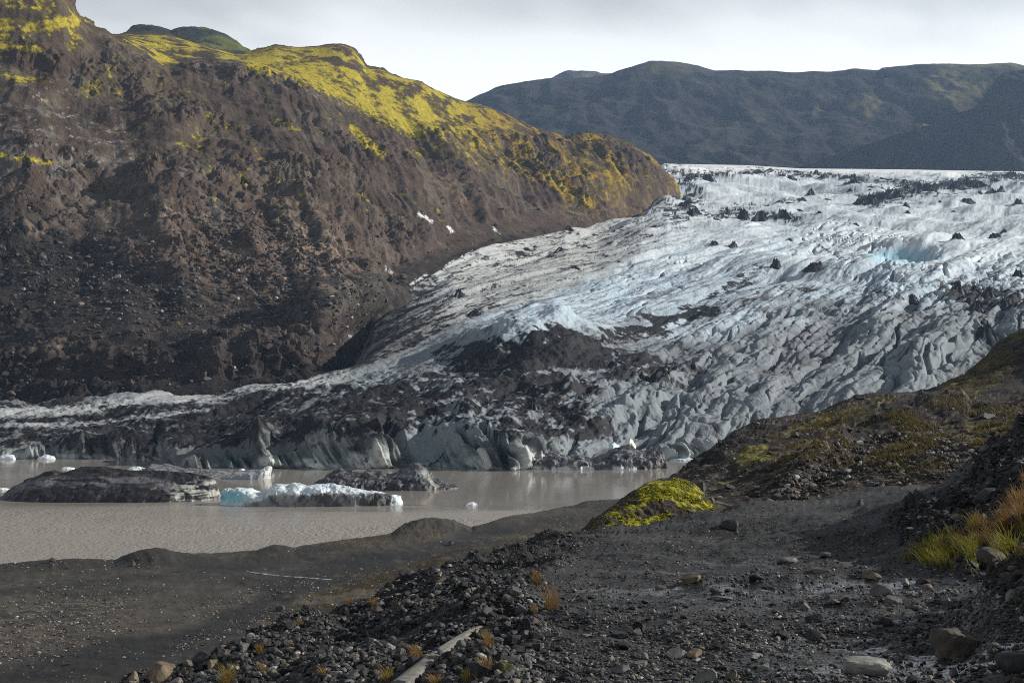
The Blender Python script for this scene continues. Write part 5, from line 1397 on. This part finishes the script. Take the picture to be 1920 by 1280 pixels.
# dry grass and moss clumps on moraine, mound and shore
for (nm, S_, n_, wf, sz, hts, lab, cb_, ct_) in [
    ('moraine_grass', HILL, 11000, lambda px, py: np.clip(np.maximum.reduce([blob(px, py, 1610, 765, 75, 16, -14, .5), 0.8 * blob(px, py, 1520, 800, 80, 18, -20, .6), blob(px, py, 1740, 820, 170, 50, -8, .5),
                                                         0.6 * blob(px, py, 1560, 820, 110, 30, -15, .6), 0.8 * blob(px, py, 1850, 700, 90, 30, -35, .5)]) * sst(-0.1, .3, fbm(HILL.P, 3, 3, 62)), 0, 1), 0.03, (0.06, 0.22),
     'dry orange and yellow grass growing in patches on the moraine', np.array([0.05, 0.042, 0.014]), np.array([0.20, 0.15, 0.038])),
    ('shore_grass', SHORE, 9000, lambda px, py: np.clip((1 - sst(6, 40, segdist(px, py, [(520, 1185), (640, 1125), (760, 1085), (900, 1045), (1030, 1012)]))) * sst(-0.1, .3, fbm(SHORE.P, 6, 3, 62)) + 0.3 * (1 - sst(4, 16, segdist(px, py, [(600, 1030), (700, 1014), (820, 1002)]))), 0, 1), 0.05, (0.08, 0.25),
     'rusty dry grass along the foot of the slope on the shore', np.array([0.06, 0.045, 0.015]), np.array([0.19, 0.12, 0.05]))]:
    roots = sample(S_, n_, wf, 811); r = np.random.default_rng(812)
    V, Fc, C = blades(roots, r.uniform(*hts, n_), np.full(n_, sz), 0.5, cb_, ct_ * r.uniform(0.6, 1.25, (n_, 1)), 813)
    tag(mesh_np(nm, V, Fc, M_gr, C), lab, 'grass', kind='stuff')
n = 2400
wm = lambda px, py: np.clip(np.maximum.reduce([1.0 * blob(px, py, 1255, 925, 62, 26, 0, .35), 0.85 * blob(px, py, 1215, 965, 50, 30, -30, .4), 0.35 * blob(px, py, 1170, 970, 60, 30, -30, .5), 0.9 * blob(px, py, 1310, 948, 40, 10, -5, .5)]) - 0.9 * blob(px, py, 1235, 952, 36, 14, -20, .5), 0, 1) ** 2 * sst(0.0, .35, fbm(MOUND.P, 0.5, 4, 73))
pts = sample(MOUND, n, wm, 821); r = np.random.default_rng(822)
cc = np.array([[0.27, 0.255, 0.018]]) * r.uniform(0.3, 1.25, (n, 1))
tag(scatter('moss', pts, r.uniform(0.025, 0.075, n), sm, M_moss, cc, 823, flat=(0.5, 0.9)), 'bright yellow-green moss cushions on the mound beside the path', 'moss', kind='stuff')

# ================================================================== ice in the lake
def iceberg(D, x0, x1, prof, base_py, depth, colf, label, name='iceberg', seed=1, rough=0.25, sharp=1.0, nu=220, nv=90, crest=0.1, lump=0.25, mat=None, group=None):
    """floating ice: crest profile seen from the shore, real thickness front to back"""
    px = np.linspace(x0, x1, nu); hpx = np.maximum(pl([(x, base_py - y) for x, y in prof], px), 0)
    v = np.linspace(-1, 1, nv)
    U, Vv = np.meshgrid(np.linspace(-1, 1, nu), v)
    H = np.broadcast_to(hpx * D / F * (1.12 if lump > 0.1 else 1.0) + 0.1, U.shape)
    half = depth * np.sqrt(np.clip(1 - np.abs(U) ** 3, 0, 1)) + 0.3
    y = D + half * Vv
    cr = np.where(Vv < crest, (Vv + 1) / (1 + crest), (1 - Vv) / (1 - crest))
    X = np.broadcast_to((px - 960) / F * D, U.shape)
    P = np.stack([X, y, 0 * X], -1)
    shape = np.clip(cr, 0, 1) ** (0.55 / sharp)
    nz = fbm(P + seed * 31, 4.0, 4, seed) ; n2 = ridged(P + seed * 17, 3.0, 4, seed, stretch=(1, 2, 1))
    z = H * shape * (1 + lump * nz * (1 - shape * 0.7)) + rough * (n2 - 0.5) * np.minimum(1, H) * (0.4 + 0.6 * (1 - shape)) * 2
    edge = np.minimum(np.clip(cr * 8, 0, 1), np.clip((1 - np.abs(U)) * 30, 0, 1))
    z = z * edge - 0.7 * (1 - edge) - 0.12
    P[..., 2] = z
    P[..., 0] += 0.5 * fbm(P + 5, 2.0, 3, seed + 2); P[..., 1] += 0.5 * fbm(P + 9, 2.0, 3, seed + 3)
    col = colf(px[None, :] + 0 * U, 640 + (EYE - z) / P[..., 1] * F, P, Vv, shape)
    # underside, so that the berg is a closed body
    Pb = P.copy(); Pb[..., 2] = -1.4 - 1.0 * shape
    idx = np.arange(nu * nv).reshape(nv, nu)
    f = np.stack([idx[:-1, :-1], idx[:-1, 1:], idx[1:, 1:], idx[1:, :-1]], -1).reshape(-1, 4)
    fb = f[:, ::-1] + nu * nv
    ring = np.concatenate([idx[0, :], idx[1:, -1], idx[-1, -2::-1], idx[-2:0:-1, 0]])
    rn = np.roll(ring, -1)
    fr = np.stack([rn, ring, ring + nu * nv, rn + nu * nv], -1)
    xm, ym = P[..., 0].mean(), D
    V = np.concatenate([P.reshape(-1, 3), Pb.reshape(-1, 3)]) - np.array([xm, ym, 0])
    cc = np.concatenate([col.reshape(-1, 3)] * 2)
    o = mesh_np(name, V, np.concatenate([f, fb, fr]), mat or M_berg, cc, smooth=True)
    o.location = (xm, ym, 0)
    return tag(o, label, 'iceberg', group)


M_berg = terrain_mat('berg_ice', (0.9, 5.0), 0.18, 0.3, 0.6, 0.5, spec=0.4)


def c_dark(px, py, P, v, sh):
    st = fbm(np.stack([P[..., 0] * 0.28 + P[..., 2] * 1.5, P[..., 1] * 0.3, P[..., 2] * 2.6 - P[..., 0] * 0.10], -1), 2.2, 4, 3)
    n = fbm(P, 1.2, 4, 6)
    c = cm(np.array([0.012, 0.011, 0.012]), (0.030, 0.028, 0.029), sst(-0.2, 0.4, n))
    band = np.maximum(1 - sst(6, 12, np.abs(py - pl([(40, 912), (130, 900), (155, 906), (180, 897), (220, 905), (250, 897), (330, 912)], px)) + 5 * st), 1 - sst(4, 9, segdist(px, py, [(20, 918), (60, 908)])))
    c = cm(c, (0.14, 0.13, 0.14), 0.85 * band * (px < 335) * sst(-0.5, 0.1, st))
    c = cm(c, (0.36, 0.37, 0.33), sst(0.0, 0.3, st + 0.3 * n) * sst(320, 345, px) * sst(895, 905, py) * 0.9)  # pale right end: its sunlit face put into the colour
    return c


iceberg(267, 6, 415, [(6, 922), (20, 916), (40, 906), (60, 896), (80, 887), (100, 883), (112, 888), (130, 884), (150, 877), (190, 876), (215, 880), (240, 883), (300, 884), (350, 888), (385, 893), (398, 898), (404, 910), (410, 925), (415, 932)],
        934, 9, c_dark, 'largest iceberg, long and black with grey bands', seed=2, rough=0.08, lump=0.05, sharp=0.7, nu=380, nv=140)


def c_white(px, py, P, v, sh):
    n = fbm(P, 1.0, 4, 6); n2 = fbm(P, 0.35, 3, 7)
    c = cm(np.array([0.66, 0.71, 0.73]), (0.55, 0.68, 0.74), sst(-0.2, 0.4, n))
    c = cm(c, (0.20, 0.50, 0.58), 0.85 * blob(px, py, 440, 932, 30, 12, 0, .5))
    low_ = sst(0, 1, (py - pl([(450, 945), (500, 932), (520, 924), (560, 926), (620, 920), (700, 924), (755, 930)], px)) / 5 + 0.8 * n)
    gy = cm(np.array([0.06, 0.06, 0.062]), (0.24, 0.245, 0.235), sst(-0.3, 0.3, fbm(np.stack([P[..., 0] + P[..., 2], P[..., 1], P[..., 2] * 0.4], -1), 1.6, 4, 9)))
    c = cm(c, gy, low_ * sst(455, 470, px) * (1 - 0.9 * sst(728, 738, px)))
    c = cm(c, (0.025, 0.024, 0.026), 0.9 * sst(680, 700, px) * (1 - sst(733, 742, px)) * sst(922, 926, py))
    return c


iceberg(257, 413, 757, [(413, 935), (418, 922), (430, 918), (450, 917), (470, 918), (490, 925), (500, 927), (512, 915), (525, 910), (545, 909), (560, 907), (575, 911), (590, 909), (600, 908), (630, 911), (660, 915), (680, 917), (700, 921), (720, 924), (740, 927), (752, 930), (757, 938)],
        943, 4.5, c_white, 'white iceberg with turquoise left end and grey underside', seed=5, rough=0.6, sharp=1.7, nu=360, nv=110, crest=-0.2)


def c_black2(px, py, P, v, sh):
    n = fbm(P, 1.4, 4, 6); n2 = ridged(P, 2.0, 4, 8, stretch=(2, 1, .6))
    c = cm(np.array([0.020, 0.020, 0.022]), (0.06, 0.055, 0.058), sst(-0.2, 0.4, n))
    c = cm(c, (0.16, 0.15, 0.16), sst(0.68, 0.9, n2 + 0.25 * n) * 0.8)
    c = cm(c, (0.10, 0.12, 0.125), 0.8 * blob(px, py, 775, 888, 22, 10, 0, .4))
    return cm(c, (0.30, 0.30, 0.27), 0.7 * (1 - sst(2, 6, segdist(px, py, [(795, 885), (820, 912)]))))


iceberg(286, 578, 860, [(578, 914), (590, 908), (605, 900), (625, 888), (635, 885), (650, 886), (680, 892), (690, 885), (700, 887), (730, 893), (745, 888), (760, 880), (780, 872), (790, 876), (800, 886), (815, 900), (830, 907), (845, 910), (860, 912)],
        914.5, 8, c_black2, 'dark jagged iceberg behind the white one', seed=8, rough=0.7, lump=0.12, sharp=0.9, nu=320, nv=120)


def c_grey(px, py, P, v, sh):
    n = fbm(P, 1.6, 4, 6)
    c = cm(np.array([0.15, 0.15, 0.165]), (0.26, 0.27, 0.29), sst(-0.3, 0.3, n))
    c = cm(c, (0.07, 0.07, 0.075), sst(0.1, 0.5, n + 0.2))
    return cm(c, (0.75, 0.78, 0.8), sst(272, 262, px))


iceberg(312, 238, 432, [(238, 884), (243, 879), (262, 877), (270, 882), (277, 878), (284, 872), (300, 874), (320, 875), (340, 880), (380, 881), (410, 884), (432, 889)], 890, 8, c_grey,
        'flat grey ice floe behind the largest black iceberg', seed=11, rough=0.5, sharp=1.0)
iceberg(305, 418, 508, [(418, 892), (440, 886), (460, 883), (480, 880), (500, 875), (506, 876), (508, 890)], 895, 3.5,
        lambda px, py, P, v, sh: cm(np.array([0.27, 0.295, 0.325]), (0.48, 0.50, 0.48), sst(494, 500, px)), 'small pale slab of ice tilted up at its right end', seed=12, rough=0.15, sharp=2.2, nu=120, nv=60)


def c_term(px, py, P, v, sh):
    n = fbm(P, 2.5, 4, 6); n2 = ridged(np.stack([P[..., 0] * .5 - P[..., 2] * .8, P[..., 1], P[..., 2] + 0.25 * P[..., 0]], -1), 3.0, 4, 8)
    c = cm(np.array([0.05, 0.05, 0.055]), (0.20, 0.195, 0.21), sst(0.45, 0.8, n2 + 0.25 * n))
    c = cm(c, (0.022, 0.021, 0.022), sst(0.1, 0.3, n + 0.4 * sst(1190, 1215, px)))
    return cm(c, (0.7, 0.73, 0.75), (1 - sst(876, 873, py + 3 * n)) * (px < 1190) * 0.8 * sst(0.0, 0.2, n + .1))


iceberg(331, 972, 1250, [(972, 876), (985, 862), (1000, 860), (1040, 858), (1060, 862), (1090, 862), (1110, 866), (1130, 860), (1150, 852), (1170, 846), (1180, 844), (1195, 852), (1210, 856), (1225, 850), (1240, 853), (1246, 862), (1250, 878)],
        881, 7, c_term, 'long dirty slab of ice lying along the right end of the glacier front', seed=15, rough=0.8, sharp=1.4, nu=320, nv=110)
iceberg(341, 1135, 1165, [(1135, 862), (1142, 845), (1150, 836), (1158, 842), (1165, 860)], 874, 4, lambda px, py, P, v, sh: cm(np.array([0.62, 0.74, 0.80]), (0.35, 0.6, 0.72), sst(848, 858, py)),
        'small pale blue pinnacle of ice behind the dirty slab', seed=16, rough=0.3, sharp=1.6, nu=80, nv=50)
iceberg(344, 1163, 1198, [(1163, 862), (1170, 842), (1180, 829), (1188, 836), (1198, 862)], 872, 4, lambda px, py, P, v, sh: cm(np.array([0.60, 0.62, 0.56]), (0.45, 0.47, 0.43), sst(840, 858, py)),
        'creamy pointed pinnacle of ice right of the pale blue one', seed=17, rough=0.3, sharp=1.6, nu=80, nv=50)
iceberg(352, 1246, 1300, [(1246, 860), (1255, 856), (1270, 855), (1290, 857), (1300, 860)], 861, 3, lambda px, py, P, v, sh: np.ones_like(P) * np.array([0.55, 0.66, 0.72]), 'thin pale blue floe beside the moraine', seed=18, rough=0.1, sharp=1.5, nu=90, nv=40)
for (x, y, w, h, lab) in [(127, 879, 22, 3.5, 'thin white ice fragment above the largest black iceberg'), (885, 946, 24, 5, 'lone small white ice fragment in open water'), (88, 860, 32, 7, 'white ice lump at the foot of the glacier front'),
                          (8, 918, 20, 4, 'white ice fragment at the left tip of the black iceberg'), (16, 860, 34, 9, 'pale grey ice block at the left end of the glacier front'), (452, 881, 10, 3, 'white ice fragment beside the tilted slab')]:
    D = D_of_z(y, 0)
    iceberg(D, x - w / 2, x + w / 2, [(x - w / 2, y - h * .3), (x - w / 4, y - h * .9), (x, y - h), (x + w / 3, y - h * .7), (x + w / 2, y - h * .2)], y, w * D / F * .4,
            lambda px, py, P, v, sh: np.ones_like(P) * np.array([0.72, 0.76, 0.78]), lab, seed=int(x), rough=0.1, sharp=1.5, nu=50, nv=36, group='small ice fragments')

# ================================================================== debris cones on the glacier
M_cone = vert_rock_mat('black_debris', 0.9)
cones = []
for s_ in range(7):
    NR, NT = 14, 36
    rr_, tt = np.meshgrid(np.linspace(0, 1, NR), np.linspace(0, 2 * math.pi, NT, endpoint=False))
    base = np.stack([np.cos(tt), np.sin(tt), 0 * tt + s_ * 5.0], -1)
    lob = 1 + 0.35 * fbm(base, 0.8, 3, s_ + 1)
    x = rr_ * np.cos(tt) * lob; y = rr_ * np.sin(tt) * lob
    z = (1 - rr_) ** (1.1) * (1 + 0.75 * fbm(base + rr_[..., None] * 1.5, 0.45, 4, s_) * np.minimum(1, rr_ * 4)) - 0.12 * sst(0.7, 1, rr_) + 0.35 * np.exp(-(((x - 0.45 * math.cos(s_ * 2.1)) ** 2 + (y - 0.45 * math.sin(s_ * 2.1)) ** 2) / 0.03))
    x = x + 0.12 * (1 - rr_) * ((s_ % 3) - 1)
    V = np.stack([x, y, z], -1).reshape(-1, 3)
    idx = np.arange(NT * NR).reshape(NT, NR); nxt = np.roll(idx, -1, axis=0)
    f = np.stack([idx[:, :-1], idx[:, 1:], nxt[:, 1:], nxt[:, :-1]], -1).reshape(-1, 4)
    streak = fbm(base + np.array([0, 0, 7.7]), 0.35, 3, s_ + 3)
    cc = cm(np.array([0.020, 0.020, 0.023]), (0.30, 0.31, 0.33), (sst(0.35, 0.6, streak) * sst(0.1, 0.4, rr_) * 0.7))
    cones.append(mesh_np('debris_cone', V, f, M_cone, cc.reshape(-1, 3), smooth=False, link=False))
rc = np.random.default_rng(55)


def cone(px, py, w, h, label, group='black debris cones on the glacier'):
    p = GLAC.locate(px, py)
    if p is None or p[1] < 330:
        return
    D = p[1]
    o = bpy.data.objects.new('debris_cone', cones[rc.integers(0, 7)]); COL.objects.link(o)
    hw = w * D / F / 2 * 1.15
    o.scale = (hw, hw * rc.uniform(0.6, 1.1), h * D / F * 1.15)
    o.rotation_euler = (0, 0, rc.uniform(0, 6.28))
    o.location = (p[0], p[1] + hw * 0.4, p[2] - 0.22 * h * D / F)
    tag(o, label, 'debris cone', group)


for (x, y, w, h, lab) in [
    (1852, 642, 62, 36, 'largest black debris pyramid, at the glacier edge above the right hill'), (1800, 548, 34, 20, 'black cone in the upper left of the crevassed cluster'), (1832, 582, 40, 20, 'black cone low in the crevassed cluster'),
    (1858, 556, 34, 18, 'black cone in the top of the crevassed cluster'), (1885, 580, 44, 22, 'black cone right in the crevassed cluster'), (1818, 570, 30, 14, 'small black cone between two larger ones of the crevassed cluster'),
    (1708, 564, 38, 13, 'low black cone left of the crevassed cluster'), (1456, 503, 30, 19, 'sharp black cone standing left of a low wide one above the blue ice'), (1533, 504, 46, 13, 'low wide black cone right of a sharp one'),
    (1339, 459, 30, 8, 'low black cone left of a sharp pointed one on smooth ice'), (1375, 465, 26, 13, 'sharp pointed cone on smooth ice'), (1482, 452, 22, 6, 'tiny black cone alone on smooth white ice'),
    (1797, 448, 28, 12, 'dark cone on white ice above the blue hollow, left of a pair'), (1868, 446, 28, 10, 'lower one of a pair of dark cones at the right'), (1885, 435, 22, 6, 'upper one of a pair of dark cones at the right'),
    (1912, 518, 26, 12, 'rounded black heap at the right edge above the crevasses'), (862, 558, 26, 16, 'sharp cone near the left margin of the ice'), (1002, 765, 26, 18, 'black peak on the grey ice below the dark mound'),
    (1330, 340, 38, 14, 'broad dark cone high on the glacier near the mountain nose'), (1522, 366, 34, 13, 'double-peaked dark cone on the upper glacier'), (1595, 358, 16, 6, 'small dark cone right of the double-peaked one'),
    (1483, 336, 24, 8, 'small dark cone on the upper glacier under the distant band'), (1700, 388, 18, 9, 'isolated dark cone at the middle right of the upper glacier'), (1702, 400, 14, 6, 'small dark cone under the isolated one'),
    (1815, 380, 36, 9, 'low dark cone right of the isolated one'), (1860, 362, 22, 10, 'dark cone left of a larger one near the right band'), (1878, 360, 20, 12, 'larger dark cone near the right band'), (1838, 364, 16, 7, 'small dark cone at the left of the right band group'),
    (1910, 382, 26, 11, 'dark cone cut by the right edge'), (1604, 422, 16, 5, 'tiny cone alone on bright ice'), (1537, 400, 12, 5, 'tiny cone above bright ice'), (1395, 412, 40, 22, 'large dark cone of the middle cluster, leftmost'), (1430, 414, 46, 20, 'large dark cone in the heart of the middle cluster'),
    (1470, 408, 40, 16, 'large dark cone of the middle cluster, rightmost'), (1365, 402, 26, 14, 'smaller cone at the left tail of the middle cluster'), (1300, 404, 40, 14, 'pale dirty cone left of the middle cluster'),
    (1600, 335, 22, 9, 'cone in the distant dark band left'), (1532, 328, 20, 10, 'cone with a sharp peak in the distant band'), (1052, 470, 26, 7, 'low black heap on the dirty margin ice'), (1075, 503, 24, 6, 'low black heap on the streaked ice'),
    (890, 590, 34, 10, 'low black heap lying slantwise near the left margin'), (1065, 430, 22, 7, 'dark heap on the margin under the mountain foot')]:
    cone(x, y, w, h, lab)
bandl = [([(1285, 336), (1350, 326), (1430, 322), (1500, 328)], 26, 18, 7, 6), ([(1520, 330), (1600, 336), (1690, 344), (1775, 350)], 26, 18, 8, 5), ([(1625, 378), (1680, 366), (1740, 354), (1775, 350)], 26, 34, 15, 6),
         ([(1795, 350), (1850, 338), (1960, 336)], 26, 30, 12, 6), ([(1286, 340), (1292, 372), (1280, 395)], 16, 26, 9, 12), ([(1330, 396), (1440, 384), (1520, 372), (1650, 352)], 14, 16, 5, 5), ([(1340, 380), (1640, 376), (1920, 420)], 16, 12, 5, 26), ([(950, 470), (1050, 470), (1120, 450)], 12, 22, 6, 14)]
for (pts, n, w, h, jit) in bandl:
    L = np.array(pts, float)
    for i in range(int(n * 0.62)):
        t = rc.random() * (len(L) - 1); k = int(t); q = L[k] + (L[k + 1] - L[k]) * (t - k)
        cone(q[0] + rc.normal(0, 4), q[1] + rc.normal(0, jit * .6), 1.25 * w * rc.uniform(.5, 1.3), h * rc.uniform(.35, 0.9), 'small black debris cone in a dark band across the upper glacier')

# ================================================================== haze
bm = bmesh.new(); bmesh.ops.create_cube(bm, size=1.0)
hm = bpy.data.meshes.new('haze'); bm.to_mesh(hm); bm.free()
hz_o = bpy.data.objects.new('haze', hm); COL.objects.link(hz_o)
hz_o.scale = (9200, 7600, 760); hz_o.location = (0, 3000, -3.6 + 380)
m = bpy.data.materials.new('haze_air'); m.use_nodes = True
m.node_tree.nodes.clear(); g = G(m.node_tree)
vol = g.n('ShaderNodeVolumePrincipled')
vol.inputs['Color'].default_value = (0.44, 0.66, 1.0, 1)
vol.inputs['Density'].default_value = 0.000085
vol.inputs['Anisotropy'].default_value = 0.2
mo = g.n('ShaderNodeOutputMaterial'); m.node_tree.links.new(vol.outputs[0], mo.inputs['Volume'])
m.cycles.volume_sampling = 'DISTANCE'
hm.materials.append(m)
tag(hz_o, 'thin bluish haze filling the valley in front of the far mountain', 'haze', kind='stuff')
